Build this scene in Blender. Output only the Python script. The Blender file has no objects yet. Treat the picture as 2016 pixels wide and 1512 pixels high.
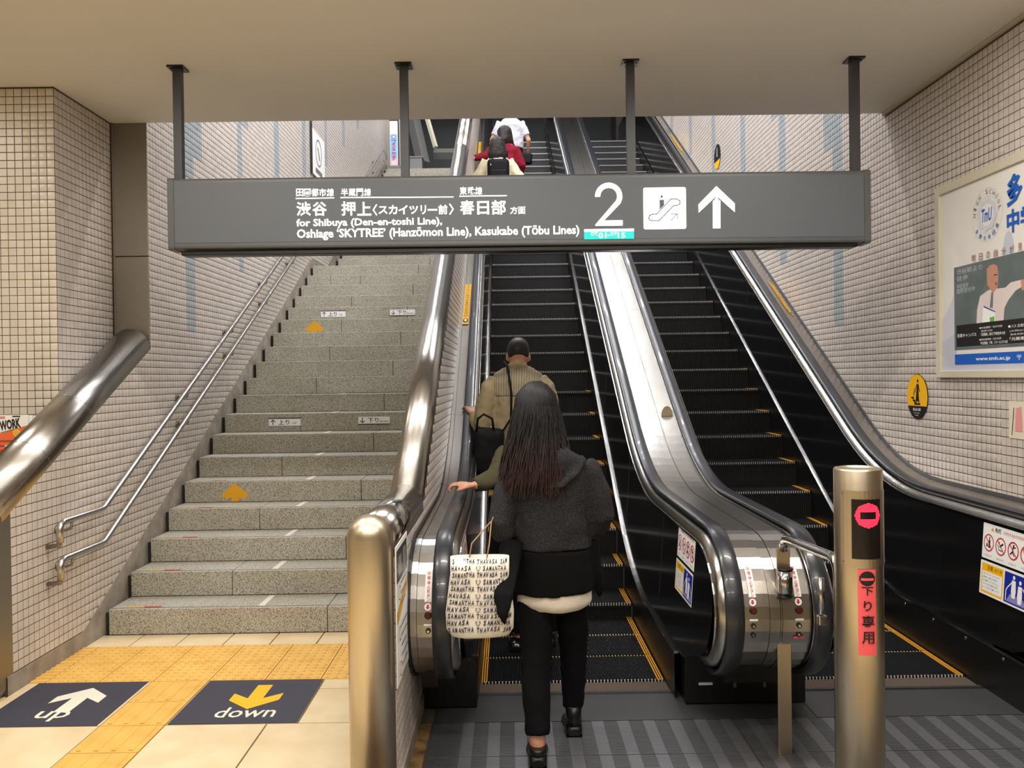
import bpy, bmesh, math, random
import numpy as np
from math import sin, cos, pi, sqrt, atan2, radians
from mathutils import Vector, Matrix

random.seed(7)
scn = bpy.context.scene
C = scn.collection
# ------------------------------------------------------------------ camera, world, light, exposure
FPX = 1671.8
CAM_Z = 1.659
CM = (Matrix.Rotation(-.0025, 3, 'Z') @ Matrix.Rotation(pi/2 - .0083, 3, 'X') @ Matrix.Rotation(-.0139, 3, 'Z'))
cd = bpy.data.cameras.new('camera'); cam = bpy.data.objects.new('camera', cd); C.objects.link(cam)
cam.matrix_world = Matrix.Translation((0, 0, CAM_Z)) @ CM.to_4x4()
cd.sensor_width = 36; cd.lens = FPX/2016*36; cd.clip_end = 100; cd.clip_start = .05
scn.camera = cam
scn.view_settings.view_transform = 'Standard'; scn.view_settings.look = 'None'
scn.view_settings.gamma = 1; scn.view_settings.use_curve_mapping = False
scn.view_settings.exposure = 0.0
w = bpy.data.worlds.new('world'); scn.world = w; w.use_nodes = True
w.node_tree.nodes['Background'].inputs[0].default_value = (.9, .88, .85, 1)
w.node_tree.nodes['Background'].inputs[1].default_value = .12
WARM = (1.0, .95, .89); COOL = (.97, .97, 1.0)
HALL_LAMPS = [(-1.9, 3.75), (-.2, 3.75), (1.6, 3.75), (-1.9, 1.6), (-.2, 1.6), (1.6, 1.6), (-1.9, -.8), (-.2, -.8), (1.6, -.8), (-4.2, 4.4), (-4.2, 1.6)]
HALL_POWER = 40
WELL_POWER = 66
def area(name, loc, sx, sy, power, col, rot=(0, 0, 0)):
    l = bpy.data.lights.new(name, 'AREA'); l.shape = 'RECTANGLE'; l.size = sx; l.size_y = sy
    l.energy = power; l.color = col
    o = bpy.data.objects.new(name, l); C.objects.link(o); o.location = loc; o.rotation_euler = rot
    return o
for x, y in HALL_LAMPS: area('hall_lamp_light', (x, y, 3.585), 1.15, .12, HALL_POWER*(.55 if x < -4 else 1), WARM)
def well_ceiling(Y): return min(5.4 + .5*(Y - 6.42), 9.6)
WELL_LAMPS = [(x, 7.4 + 1.55*k) for k in range(9) for x in (-1.5, 1.2) if k < 5 or x < 0]
for x, y in WELL_LAMPS: area('stairwell_lamp_light', (x, y, well_ceiling(y) - .1), 1.5, .16, WELL_POWER, COOL, (radians(24), 0, 0))

# ------------------------------------------------------------------ helpers
def at(px, py, X=None, Y=None, Z=None):
    d = CM @ Vector(((px-1008)/FPX, -(py-756)/FPX, -1))
    t = X/d.x if X is not None else (Y/d.y if Y is not None else (Z-CAM_Z)/d.z)
    p = d*t; p.z += CAM_Z
    return p
def proj(X, Y, Z):
    v = CM.transposed() @ Vector((X, Y, Z-CAM_Z))
    if v.z > -.05: return None
    return 1008 + FPX*v.x/-v.z, 756 - FPX*v.y/-v.z

def lin(c):
    return tuple((x/255/12.92 if x/255 <= .04045 else ((x/255+.055)/1.055)**2.4) for x in c)
MATS = {}
def pm(name, rgb, rough=.5, metal=0., bump=None, emit=None, coat=0., spec=None, var=None, scale=None):
    """procedural principled material. bump=(noise scale, strength, stretch xyz); var=(scale, rgb2, lo, hi) colour noise"""
    if name in MATS: return MATS[name]
    m = bpy.data.materials.new(name); m.use_nodes = True; nt = m.node_tree
    b = nt.nodes['Principled BSDF']; c = lin(rgb)
    b.inputs['Base Color'].default_value = (*c, 1); b.inputs['Roughness'].default_value = rough
    b.inputs['Metallic'].default_value = metal; b.inputs['Coat Weight'].default_value = coat
    if spec is not None: b.inputs['Specular IOR Level'].default_value = spec
    tc = nt.nodes.new('ShaderNodeTexCoord')
    if var:
        n = nt.nodes.new('ShaderNodeTexNoise'); n.inputs['Scale'].default_value = var[0]; n.inputs['Detail'].default_value = 4
        r = nt.nodes.new('ShaderNodeValToRGB'); r.color_ramp.elements[0].position = var[2]; r.color_ramp.elements[1].position = var[3]
        r.color_ramp.elements[0].color = (*c, 1); r.color_ramp.elements[1].color = (*lin(var[1]), 1)
        nt.links.new(tc.outputs['Object'], n.inputs['Vector']); nt.links.new(n.outputs['Fac'], r.inputs['Fac'])
        nt.links.new(r.outputs['Color'], b.inputs['Base Color'])
    if bump:
        mp = nt.nodes.new('ShaderNodeMapping'); mp.inputs['Scale'].default_value = bump[2]
        n = nt.nodes.new('ShaderNodeTexNoise'); n.inputs['Scale'].default_value = bump[0]; n.inputs['Detail'].default_value = 3
        bp = nt.nodes.new('ShaderNodeBump'); bp.inputs['Strength'].default_value = bump[1]; bp.inputs['Distance'].default_value = .01
        nt.links.new(tc.outputs['Object'], mp.inputs['Vector']); nt.links.new(mp.outputs['Vector'], n.inputs['Vector'])
        nt.links.new(n.outputs['Fac'], bp.inputs['Height']); nt.links.new(bp.outputs['Normal'], b.inputs['Normal'])
    if emit:
        b.inputs['Emission Color'].default_value = (*lin(emit[0]), 1); b.inputs['Emission Strength'].default_value = emit[1]
    MATS[name] = m
    return m

ORG = {}
def org(o): return ORG.get(o.name, Vector((0, 0, 0))) if o else Vector((0, 0, 0))
def empty(name, loc, label, cat, group=None, rz=0., kind=None):
    o = bpy.data.objects.new(name, None); C.objects.link(o); o.location = loc; o.rotation_euler = (0, 0, rz)
    o.empty_display_size = .1
    if label: o['label'] = label
    if cat: o['category'] = cat
    if group: o['group'] = group
    if kind: o['kind'] = kind
    ORG[o.name] = Vector(loc)
    return o
def tag(o, label=None, cat=None, group=None, kind=None):
    if label: o['label'] = label
    if cat: o['category'] = cat
    if group: o['group'] = group
    if kind: o['kind'] = kind
    return o
def link(me, name, parent=None, loc=(0, 0, 0)):
    o = bpy.data.objects.new(name, me); C.objects.link(o); o.location = loc
    if parent: o.parent = parent
    ORG[o.name] = org(parent) + Vector(loc)
    return o

class MB:
    def __init__(s): s.v = []; s.f = []; s.m = []; s.sm = []
    def add(s, vs, fs, mi=0, sm=False):
        b = len(s.v); s.v += [tuple(p) for p in vs]
        s.f += [tuple(b+i for i in f) for f in fs]; s.m += [mi]*len(fs); s.sm += [sm]*len(fs)
    def box(s, x0, x1, y0, y1, z0, z1, mi=0, ch=0.):
        if ch <= 0:
            vs = [(x, y, z) for z in (z0, z1) for y in (y0, y1) for x in (x0, x1)]
            s.add(vs, [(0, 2, 3, 1), (4, 5, 7, 6), (0, 1, 5, 4), (2, 6, 7, 3), (0, 4, 6, 2), (1, 3, 7, 5)], mi); return
        bm = bmesh.new(); bmesh.ops.create_cube(bm, size=1)
        for v in bm.verts: v.co = Vector(((x0+x1)/2 + v.co.x*(x1-x0), (y0+y1)/2 + v.co.y*(y1-y0), (z0+z1)/2 + v.co.z*(z1-z0)))
        bmesh.ops.bevel(bm, geom=bm.edges[:], offset=ch, segments=2, affect='EDGES', profile=.5)
        bm.verts.index_update()
        s.add([v.co for v in bm.verts], [[v.index for v in f.verts] for f in bm.faces], mi); bm.free()
    def rings(s, rs, mi=0, sm=True, caps=True, close=True):
        n = len(rs[0]); vs = [p for r in rs for p in r]; fs = []
        for i in range(len(rs)-1):
            for j in range(n if close else n-1):
                k = (j+1) % n
                fs.append((i*n+j, i*n+k, (i+1)*n+k, (i+1)*n+j))
        s.add(vs, fs, mi, sm)
        if caps and close:
            b = len(s.v) - len(vs)
            s.f += [tuple(b+j for j in reversed(range(n))), tuple(b+(len(rs)-1)*n+j for j in range(n))]
            s.m += [mi, mi]; s.sm += [False, False]
    def tube(s, pts, r, n=12, mi=0, caps=True, sm=True):
        pts = [Vector(p) for p in pts]
        rr = r if isinstance(r, (list, tuple)) else [r]*len(pts)
        rs = []; up = None
        for i, p in enumerate(pts):
            t = (pts[min(i+1, len(pts)-1)] - pts[max(i-1, 0)]).normalized()
            if up is None:
                a = Vector((0, 0, 1)) if abs(t.z) < .9 else Vector((1, 0, 0))
                u = a.cross(t).normalized()
            else: u = (up - t*up.dot(t)).normalized()
            up = u; v = t.cross(u)
            q = rr[i]; a_, b_ = q if isinstance(q, tuple) else (q, q)
            rs.append([p + u*a_*cos(2*pi*k/n) + v*b_*sin(2*pi*k/n) for k in range(n)])
        s.rings(rs, mi, sm, caps)
    def ell(s, c, r, n=16, m=10, mi=0):
        rs = []
        for i in range(1, m):
            a = -pi/2 + pi*i/m
            rs.append([(c[0]+r[0]*cos(a)*cos(2*pi*k/n), c[1]+r[1]*cos(a)*sin(2*pi*k/n), c[2]+r[2]*sin(a)) for k in range(n)])
        s.rings(rs, mi, True, True)
    def loft(s, secs, n=20, mi=0, caps=True):
        """sections (cx,cy,cz,rx,ry[,tilt x,tilt y]) horizontal ellipses"""
        rs = []
        for q in secs:
            cx, cy, cz, rx, ry = q[:5]; tx, ty = (q[5], q[6]) if len(q) > 5 else (0, 0)
            rs.append([(cx+rx*cos(2*pi*k/n), cy+ry*sin(2*pi*k/n), cz+tx*cos(2*pi*k/n)*rx+ty*sin(2*pi*k/n)*ry) for k in range(n)])
        s.rings(rs, mi, True, caps)
    def poly(s, pts, thick, nrm, mi=0):
        """prism from planar outline"""
        n = len(pts); nrm = Vector(nrm)*thick; a = [Vector(p) for p in pts]
        s.add([*a, *[p+nrm for p in a]], [tuple(range(n))[::-1], tuple(range(n, 2*n))] + [(i, (i+1) % n, n+(i+1) % n, n+i) for i in range(n)], mi)
    def mesh(s, name, mats, parent=None, o=None):
        me = bpy.data.meshes.new(name); q = org(parent) if o is None else Vector(o)
        me.from_pydata([(x-q.x, y-q.y, z-q.z) for x, y, z in s.v], [], s.f)
        for m in (mats if isinstance(mats, (list, tuple)) else [mats]): me.materials.append(m)
        me.polygons.foreach_set('material_index', s.m); me.polygons.foreach_set('use_smooth', s.sm); me.update()
        return me
    def build(s, name, mats, parent=None, label=None, cat=None, group=None, kind=None):
        return tag(link(s.mesh(name, mats, parent), name, parent), label, cat, group, kind)

def sweep(mb, path, prof, mi=0, closed=True, sm=False, caps=True):
    """path [(Y,Z)], profile [(x, n)] with n along the path's upper normal"""
    rs = []
    for i, (Y, Z) in enumerate(path):
        a = path[max(i-1, 0)]; b = path[min(i+1, len(path)-1)]
        ty, tz = b[0]-a[0], b[1]-a[1]; L = math.hypot(ty, tz) or 1; ty /= L; tz /= L
        rs.append([(x, Y - tz*n, Z + ty*n) for x, n in prof])
    mb.rings(rs, mi, sm, caps, closed)

def bez(p0, c, p1, n=10):
    return [((1-t)**2*p0[0]+2*t*(1-t)*c[0]+t*t*p1[0], (1-t)**2*p0[1]+2*t*(1-t)*c[1]+t*t*p1[1]) for t in [i/n for i in range(n+1)]]

# ---- text and flat print
_tc = bpy.data.curves.new('lettering', 'FONT'); _tc.resolution_u = 2
_to = bpy.data.objects.new('lettering', _tc); C.objects.link(_to)
TXT = {}
def textmesh(t, bold=0., shear=0.):
    k = (t, bold, shear)
    if k not in TXT:
        _tc.body = t; _tc.offset = bold; _tc.shear = shear
        dg = bpy.context.evaluated_depsgraph_get(); dg.update()
        me = bpy.data.meshes.new_from_object(_to.evaluated_get(dg))
        vs = [tuple(v.co) for v in me.vertices]; fs = [tuple(p.vertices) for p in me.polygons]
        bpy.data.meshes.remove(me)
        xs = [v[0] for v in vs]; ys = [v[1] for v in vs]
        x0, x1, y0, y1 = min(xs), max(xs), min(ys), max(ys)
        TXT[k] = ([((x-x0)/(x1-x0 or 1), (y-y0)/(y1-y0 or 1)) for x, y, z in vs], fs)
    return TXT[k]
class Print:
    """flat print on a surface: fn(x, y, h) -> point; x right, y up in metres"""
    def __init__(s, O=None, U=None, V=None, fn=None, step=.0004, h0=.0006):
        if fn is None:
            O, U, V = Vector(O), Vector(U).normalized(), Vector(V).normalized(); N = U.cross(V)
            fn = lambda x, y, h: O + U*x + V*y + N*h
        s.fn = fn; s.mb = MB(); s.mats = []; s.h = h0; s.step = step
    def mi(s, m):
        if m not in s.mats: s.mats.append(m)
        return s.mats.index(m)
    def poly(s, pts, m, up=True):
        if up: s.h += s.step
        s.mb.add([s.fn(x, y, s.h) for x, y in pts], [tuple(range(len(pts)))], s.mi(m))
    def rect(s, x0, y0, x1, y1, m, nx=1, up=True):
        if up: s.h += s.step
        for i in range(nx):
            a = x0+(x1-x0)*i/nx; b = x0+(x1-x0)*(i+1)/nx
            s.mb.add([s.fn(a, y0, s.h), s.fn(b, y0, s.h), s.fn(b, y1, s.h), s.fn(a, y1, s.h)], [(0, 1, 2, 3)], s.mi(m))
    def rrect(s, x0, y0, x1, y1, r, m):
        p = []
        for cx, cy, a0 in ((x1-r, y1-r, 0), (x0+r, y1-r, 90), (x0+r, y0+r, 180), (x1-r, y0+r, 270)):
            for k in range(5): a = radians(a0+k*22.5); p.append((cx+r*cos(a), cy+r*sin(a)))
        s.poly(p, m)
    def disc(s, cx, cy, rx, ry, m, n=28): s.poly([(cx+rx*cos(2*pi*k/n), cy+ry*sin(2*pi*k/n)) for k in range(n)], m)
    def ring(s, cx, cy, r, w_, m, n=28, ry=None):
        ry = ry or r; s.h += s.step; k_ = ry/r
        for k in range(n):
            a, b = 2*pi*k/n, 2*pi*(k+1)/n
            s.mb.add([s.fn(cx+q*cos(t), cy+q*k_*sin(t), s.h) for q, t in ((r-w_, a), (r, a), (r, b), (r-w_, b))], [(0, 1, 2, 3)], s.mi(m))
    def line(s, pts, w_, m, up=True):
        if up: s.h += s.step
        for (xa, ya), (xb, yb) in zip(pts, pts[1:]):
            L = math.hypot(xb-xa, yb-ya) or 1; nx, ny = -(yb-ya)/L*w_/2, (xb-xa)/L*w_/2; ex, ey = (xb-xa)/L*w_*.4, (yb-ya)/L*w_*.4
            s.mb.add([s.fn(x, y, s.h) for x, y in ((xa-nx-ex, ya-ny-ey), (xb-nx+ex, yb-ny+ey), (xb+nx+ex, yb+ny+ey), (xa+nx-ex, ya+ny-ey))], [(0, 1, 2, 3)], s.mi(m))
    def text(s, t, x0, y0, x1, y1, m, bold=.0, shear=0., rot=0., hgt=None):
        s.h += s.step; vs, fs = textmesh(t, bold, shear)
        cx, cy = (x0+x1)/2, (y0+y1)/2; c_, s_ = cos(rot), sin(rot)
        out = []
        for u, v in vs:
            a, b = (u-.5)*(x1-x0), (v-.5)*(y1-y0)
            out.append(s.fn(cx+a*c_-b*s_, cy+a*s_+b*c_, s.h))
        s.mb.add(out, fs, s.mi(m))
    def vtext(s, t, cx, ytop, size, pitch, m, bold=.0, wx=1.):
        for i, ch in enumerate(t):
            y = ytop - i*pitch
            s.text(ch, cx-size*wx/2, y-size, cx+size*wx/2, y, m, bold)
    def build(s, name, parent, **k): return s.mb.build(name, s.mats, parent, **k)

# ------------------------------------------------------------------ materials
steel = pm('brushed_stainless', (172, 168, 162), .26, 1., bump=(60, .06, (8, 1, .4)))
steel_pol = pm('polished_stainless', (190, 188, 186), .17, 1.)
steel_warm = pm('satin_stainless_post', (204, 190, 166), .36, 1., bump=(50, .05, (6, 6, .3)))
steel_dull = pm('dull_stainless', (150, 143, 132), .42, .9, bump=(20, .08, (1, 1, .3)))
blackpan = pm('black_polished_panel', (20, 20, 21), .13, 0., spec=.5)
blackmat = pm('black_enamel', (14, 14, 15), .35)
rubber = pm('black_rubber_handrail', (34, 36, 42), .3, coat=.15)
groovem = pm('black_gap', (8, 8, 8), .8)
grout = pm('brown_grout', (84, 72, 62), .9)
def tilemat(name, rgb, rough=.22):
    m = pm(name, rgb, rough, coat=.0); nt = m.node_tree; b = nt.nodes['Principled BSDF']
    g = nt.nodes.new('ShaderNodeNewGeometry'); sn = nt.nodes.new('ShaderNodeVectorMath'); sn.operation = 'SNAP'; sn.inputs[1].default_value = (.052,)*3
    wn = nt.nodes.new('ShaderNodeTexWhiteNoise'); hs = nt.nodes.new('ShaderNodeHueSaturation'); hs.inputs['Color'].default_value = (*lin(rgb), 1)
    mr = nt.nodes.new('ShaderNodeMapRange'); mr.inputs[3].default_value = .93; mr.inputs[4].default_value = 1.05
    nz = nt.nodes.new('ShaderNodeTexNoise'); nz.inputs['Scale'].default_value = 14; bp = nt.nodes.new('ShaderNodeBump'); bp.inputs['Strength'].default_value = .12; bp.inputs['Distance'].default_value = .01
    nt.links.new(g.outputs['Position'], sn.inputs[0]); nt.links.new(sn.outputs[0], wn.inputs['Vector']); nt.links.new(wn.outputs['Value'], mr.inputs[0])
    nt.links.new(mr.outputs[0], hs.inputs['Value']); nt.links.new(hs.outputs[0], b.inputs['Base Color'])
    nt.links.new(g.outputs['Position'], nz.inputs['Vector']); nt.links.new(nz.outputs['Fac'], bp.inputs['Height']); nt.links.new(bp.outputs[0], b.inputs['Normal'])
    return m
tile_m = tilemat('pale_glazed_tile', (205, 195, 186)); tile_b = tilemat('blue_grey_glazed_tile', (166, 174, 177))
tile_c = tilemat('cream_glazed_tile', (204, 194, 178), .3)
ceil_m = pm('ceiling_paint', (224, 220, 214), .9)
concrete = pm('concrete_kerb', (160, 150, 136), .8, var=(9, (130, 122, 110), .35, .7))
def granite(name, a, b_, c_):
    m = pm(name, a, .55); nt = m.node_tree; b = nt.nodes['Principled BSDF']; tc = nt.nodes['Texture Coordinate'] if 'Texture Coordinate' in nt.nodes else nt.nodes.new('ShaderNodeTexCoord')
    g = nt.nodes.new('ShaderNodeNewGeometry')
    n = nt.nodes.new('ShaderNodeTexNoise'); n.inputs['Scale'].default_value = 140; n.inputs['Detail'].default_value = 3
    r = nt.nodes.new('ShaderNodeValToRGB'); e = r.color_ramp.elements
    e[0].position = .33; e[0].color = (*lin(c_), 1); e[1].position = .56; e[1].color = (*lin(b_), 1); k = e.new(.45); k.color = (*lin(a), 1)
    n2 = nt.nodes.new('ShaderNodeTexNoise'); n2.inputs['Scale'].default_value = 2.2; mx = nt.nodes.new('ShaderNodeMix'); mx.data_type = 'RGBA'; mx.blend_type = 'MULTIPLY'
    mr = nt.nodes.new('ShaderNodeMapRange'); mr.inputs[1].default_value = .3; mr.inputs[2].default_value = .7; mr.inputs[3].default_value = 0; mr.inputs[4].default_value = .5
    mx.inputs['B'].default_value = (.75, .71, .62, 1)
    mp = nt.nodes.new('ShaderNodeMapping'); mp.inputs['Rotation'].default_value = (.37, .61, .83)
    nt.links.new(g.outputs['Position'], mp.inputs['Vector']); nt.links.new(mp.outputs[0], n.inputs['Vector']); nt.links.new(g.outputs['Position'], n2.inputs['Vector'])
    nt.links.new(n.outputs['Fac'], r.inputs['Fac']); nt.links.new(n2.outputs['Fac'], mr.inputs[0]); nt.links.new(mr.outputs[0], mx.inputs['Factor'])
    nt.links.new(r.outputs['Color'], mx.inputs['A']); nt.links.new(mx.outputs['Result'], b.inputs['Base Color'])
    return m
gran = granite('speckled_granite', (150, 146, 134), (188, 184, 170), (84, 82, 76))
cream = pm('cream_floor_tile', (226, 208, 170), .32, var=(5, (214, 190, 148), .4, .75))
tact = pm('yellow_tactile_tile', (222, 176, 88), .5, var=(8, (206, 158, 72), .4, .8))
navy = pm('navy_floor_mat', (52, 52, 66), .55)
white = pm('white_print', (240, 240, 238), .5)
offw = pm('off_white_print', (226, 224, 206), .5)
yel = pm('yellow_print', (248, 186, 20), .45)
orange = pm('orange_arrow_paint', (222, 160, 20), .5)
blk = pm('black_print', (20, 18, 18), .5)
grey_t = pm('grey_print', (120, 118, 118), .5)
red = pm('red_print', (196, 40, 48), .5)
blue = pm('blue_print', (22, 92, 190), .5)
dblue = pm('dark_blue_print', (28, 44, 150), .4)
pink = pm('pink_sticker', (240, 92, 100), .5)
signgrey = pm('sign_grey_face', (84, 88, 93), .5)
signframe = pm('sign_grey_metal', (88, 89, 90), .38, .3)
glow = pm('lit_white_lettering', (255, 255, 255), .5, emit=((255, 255, 255), .75))
glow_t = pm('lit_teal_band', (0, 190, 180), .5, emit=((0, 205, 195), .5))
rail_yel = pm('yellow_demarcation', (232, 160, 26), .5)
stepm = pm('escalator_step_metal', (40, 40, 42), .42, .45)
riserm = pm('escalator_riser_metal', (24, 24, 25), .5, .2)
cleat = pm('cleat_edge', (214, 210, 204), .4, .2)
platem = pm('landing_plate', (112, 113, 116), .4, .6, bump=(60, .1, (1, 1, 1)))
plateb = pm('landing_plate_band', (140, 141, 144), .42, .7)
plated = pm('landing_comb_plate', (84, 84, 84), .45, .6)

# ------------------------------------------------------------------ tiled walls
PITCH = .052
def tile_shape(s=.0472, d=.002, b=.002):
    h = s/2; k = h-b
    return [(-h, -h, 0), (h, -h, 0), (h, h, 0), (-h, h, 0), (-h, -h, d*.6), (h, -h, d*.6), (h, h, d*.6), (-h, h, d*.6), (-k, -k, d), (k, -k, d), (k, k, d), (-k, k, d)], \
           [(0, 1, 5, 4), (1, 2, 6, 5), (2, 3, 7, 6), (3, 0, 4, 7), (4, 5, 9, 8), (5, 6, 10, 9), (6, 7, 11, 10), (7, 4, 8, 11), (8, 9, 10, 11)]
def tile_field(wall, axis, const, sign, u0, u1, v0, v1, inside, blue_fn=None, mats=None, singles=300):
    """axis 'x': wall plane x=const (u=Y); 'y': plane y=const (u=X). sign: direction of the normal"""
    mats = mats or [tile_m, tile_b]
    tv, tf = tile_shape()
    def pt(u, v, n): return (const+sign*n, u, v) if axis == 'x' else (u, const+sign*n, v)
    cells = []
    for i in range(int((u1-u0)/PITCH)):
        u = u0+(i+.5)*PITCH
        for j in range(int((v1-v0)/PITCH)):
            v = v0+(j+.5)*PITCH
            if not inside(u, v): continue
            p = pt(u, v, 0); q = proj(*p); size = 0
            if q and -15 < q[0] < 2031 and -15 < q[1] < 1527: size = 1/(p[1]**2)
            cells.append((size, u, v, 1 if blue_fn and blue_fn(u, v) else 0))
    cells.sort(key=lambda c: -c[0])
    flip = (sign < 0) == (axis == 'x')
    ms = {}
    for mi in (0, 1):
        me = bpy.data.meshes.new('tile'); vs = [pt(a, b, n) for a, b, n in tv]
        vs = [(x-(const if axis == 'x' else 0), y-(const if axis == 'y' else 0), z) for x, y, z in vs]
        fl = (sign > 0) if axis == 'y' else (sign < 0)
        me.from_pydata(vs, [], [f[::-1] if fl else f for f in tf]); me.materials.append(mats[mi]); me.update(); ms[mi] = me
    single = [c for c in cells[:singles] if c[0] > 0]; rest = cells[len(single):]
    base = org(wall)
    for _, u, v, mi in single:
        link(ms[mi], 'tile', wall, Vector(pt(u, v, 0))-base)
    if rest:
        tva = np.array(tv); k = len(tv); n = len(rest)
        uv = np.array([[c[1], c[2]] for c in rest])
        U = uv[:, None, 0]+tva[None, :, 0]; V = uv[:, None, 1]+tva[None, :, 1]; Nn = np.broadcast_to(tva[None, :, 2], U.shape)*sign+const
        co = np.stack([Nn, U, V], -1) if axis == 'x' else np.stack([U, Nn, V], -1)
        co = co.reshape(-1, 3)-np.array(base)
        fa = np.array([f[::-1] if fl else f for f in tf]); fa = (fa[None]+(np.arange(n)*k)[:, None, None]).reshape(-1, 4)
        me = bpy.data.meshes.new('tiles'); me.vertices.add(len(co)); me.vertices.foreach_set('co', co.astype(np.float32).ravel())
        me.loops.add(fa.size); me.loops.foreach_set('vertex_index', fa.astype(np.int32).ravel())
        me.polygons.add(len(fa)); me.polygons.foreach_set('loop_start', np.arange(0, fa.size, 4, dtype=np.int32))
        for m in mats: me.materials.append(m)
        me.polygons.foreach_set('material_index', np.repeat(np.array([c[3] for c in rest], dtype=np.int32), len(tf)))
        me.update(calc_edges=True); me.validate()
        tag(link(me, 'tiles', wall), kind='stuff')

# stair geometry
RS, TR, Y1S = .1685, .3319, 5.5676
XL, XR = -2.693, 2.836
NOS = [(Y1S+i*TR, (i+1)*RS) for i in range(19)]
LZ = 19*RS
NOS2 = [(12.92+j*TR, LZ+(j+1)*RS) for j in range(18)]
TOPZ = LZ+18*RS
def stairline(Y):
    if Y < 5.24: return 0
    if Y < 11.5: return (Y-5.24)*.5077
    if Y < 12.62: return LZ
    return min(LZ+(Y-12.62)*.5077, TOPZ)
def kerbline(Y): return max(.1, min(.13+(Y-5.36)*.5077, LZ+.12)) if Y < 12.2 else min(max(LZ+.12, LZ+.13+(Y-12.65)*.5077), TOPZ+.12)
CEIL = 3.598; YO = 6.38

def stripe(y0, w, zb, y1b=None): return (y0, y0+w, zb)
LSTR = []; RSTR = []
for k in range(9):
    y = 7.12+k*1.37; z = 2.07+k*.69
    LSTR += [(y, y+.19, z), (y+.19, y+.40, z+1.5)]
for k in range(9):
    y = 7.19+k*1.46; z = 2.05+k*.74
    RSTR += [(y, y+.21, z), (y+.21, y+.44, z+1.55)]
def bluef(S): return lambda u, v: any(a < u < b and v > z for a, b, z in S)

# left stairwell wall
wl = MB(); wl.box(XL-.1, XL, 6.42, 22, -.05, 10.5)
wl.poly([(XL-.03, 4.5, -.05), (XL-.03, 6.42, -.05), (XL-.03, 6.42, 1.98), (XL-.03, 4.5, 1.02)], .03, (1, 0, 0)); wl = wl.build('wall_left', grout, kind='structure')
def lcap(Y): return 1.0+.515*(Y-4.557)
tile_field(wl, 'x', XL, 1, 4.56, 19.6, 0, 8.4, lambda u, v: v > kerbline(u)-.02 and ((u < YO-.02 and v < lcap(u)-.004) or (u > YO+.02 and v < .33*u+2.4)), bluef(LSTR))
kb = MB()
ys = [4.5, 5.3] + [5.3+.1*k for k in range(1, 140)]
pts = [(XL+.006, y, kerbline(y)) for y in ys]
for a, b in zip(pts, pts[1:]):
    kb.add([(XL+.006, a[1], 0-.02), (XL+.006, b[1], 0-.02), (XL+.006, b[1], b[2]), (XL+.006, a[1], a[2])], [(0, 1, 2, 3)])
    kb.add([(XL+.006, a[1], a[2]), (XL+.006, b[1], b[2]), (XL, b[1], b[2]), (XL, a[1], a[2])], [(0, 1, 2, 3)])
kb.build('baseboard_left', concrete, kind='structure')
# pillar
wp = MB(); wp.box(-7, -2.958, 5.573, 22, -.05, CEIL+.01); wp.box(-2.958, -2.70, 6.42, 6.6, -.05, 5.2); wp = wp.build('wall_pillar', grout, kind='structure')
tile_field(wp, 'y', 5.573, -1, -2.956-24*PITCH+.0001-1e-4, -2.9555, 0, CEIL, lambda u, v: v > .5, None, [tile_c, tile_b], 300)
wq = MB(); wq.box(-3.1, -2.957, 5.574, 6.42, 0, CEIL); wq = wq.build('wall_return', grout, kind='structure')
tile_field(wq, 'x', -2.957, 1, 5.575, 6.38, 0, CEIL, lambda u, v: v > 1.1, None, [tile_m, tile_b], 300)
# right wall
wr = MB(); wr.box(XR, XR+.12, -7, 22, -.05, 10.5); wr = wr.build('wall_right', grout, kind='structure')
tile_field(wr, 'x', XR, -1, 3.6, 19.6, .6, 8.4, lambda u, v: (u < 6.36 and v < CEIL-.03) or (u >= 6.36 and v < .33*u+2.4 and v > -3.3+.5777*u), bluef(RSTR))
tr = MB(); tr.box(XR-.022, XR, 2.5, YO, CEIL-.022, CEIL-.001); tr.build('trim_1', pm('painted_trim', (196, 186, 172), .6), kind='structure')
# hall back and sides (behind the camera, seen in reflections)
bw = MB(); bw.box(-7, XR, -7.1, -7, 0, CEIL); bw.build('wall_back', tile_c, kind='structure')
bw = MB(); bw.box(-7.1, -7, -7, 5.6, 0, CEIL); bw.build('wall_hall_left', tile_c, kind='structure')
# ceilings
c = MB(); c.box(-7, XR+.1, -7, YO, CEIL, CEIL+.25); c.box(-2.95, XR+.1, YO-.25, YO, CEIL+.2, 5.6)
ceil_1 = c.build('ceiling', ceil_m, kind='structure')
c = MB()
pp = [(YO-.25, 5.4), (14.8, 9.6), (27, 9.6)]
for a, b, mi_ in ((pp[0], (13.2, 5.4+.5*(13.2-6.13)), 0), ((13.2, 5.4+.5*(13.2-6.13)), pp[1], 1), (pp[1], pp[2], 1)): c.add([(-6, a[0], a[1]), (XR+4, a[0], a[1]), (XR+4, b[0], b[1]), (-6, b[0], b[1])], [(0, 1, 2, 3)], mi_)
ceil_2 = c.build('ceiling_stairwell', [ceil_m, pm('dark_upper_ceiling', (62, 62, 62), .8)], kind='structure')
# lamps
lampb = pm('lamp_housing', (200, 200, 198), .5)
def lamp_housing(x, y, z, sx, sy, tilt, parent):
    m = MB(); m.box(-sx/2-.02, sx/2+.02, -sy/2-.02, sy/2+.02, 0, .05); o = link(m.mesh('lamp_housing', lampb, None), 'lamp_housing', parent, (x, y, z)); o.rotation_euler = (tilt, 0, 0)
for x, y in HALL_LAMPS: lamp_housing(x, y, 3.587, 1.15, .12, 0, ceil_1)
for x, y in WELL_LAMPS: lamp_housing(x, y, well_ceiling(y)-.095, 1.5, .16, radians(24), ceil_2)

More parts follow.
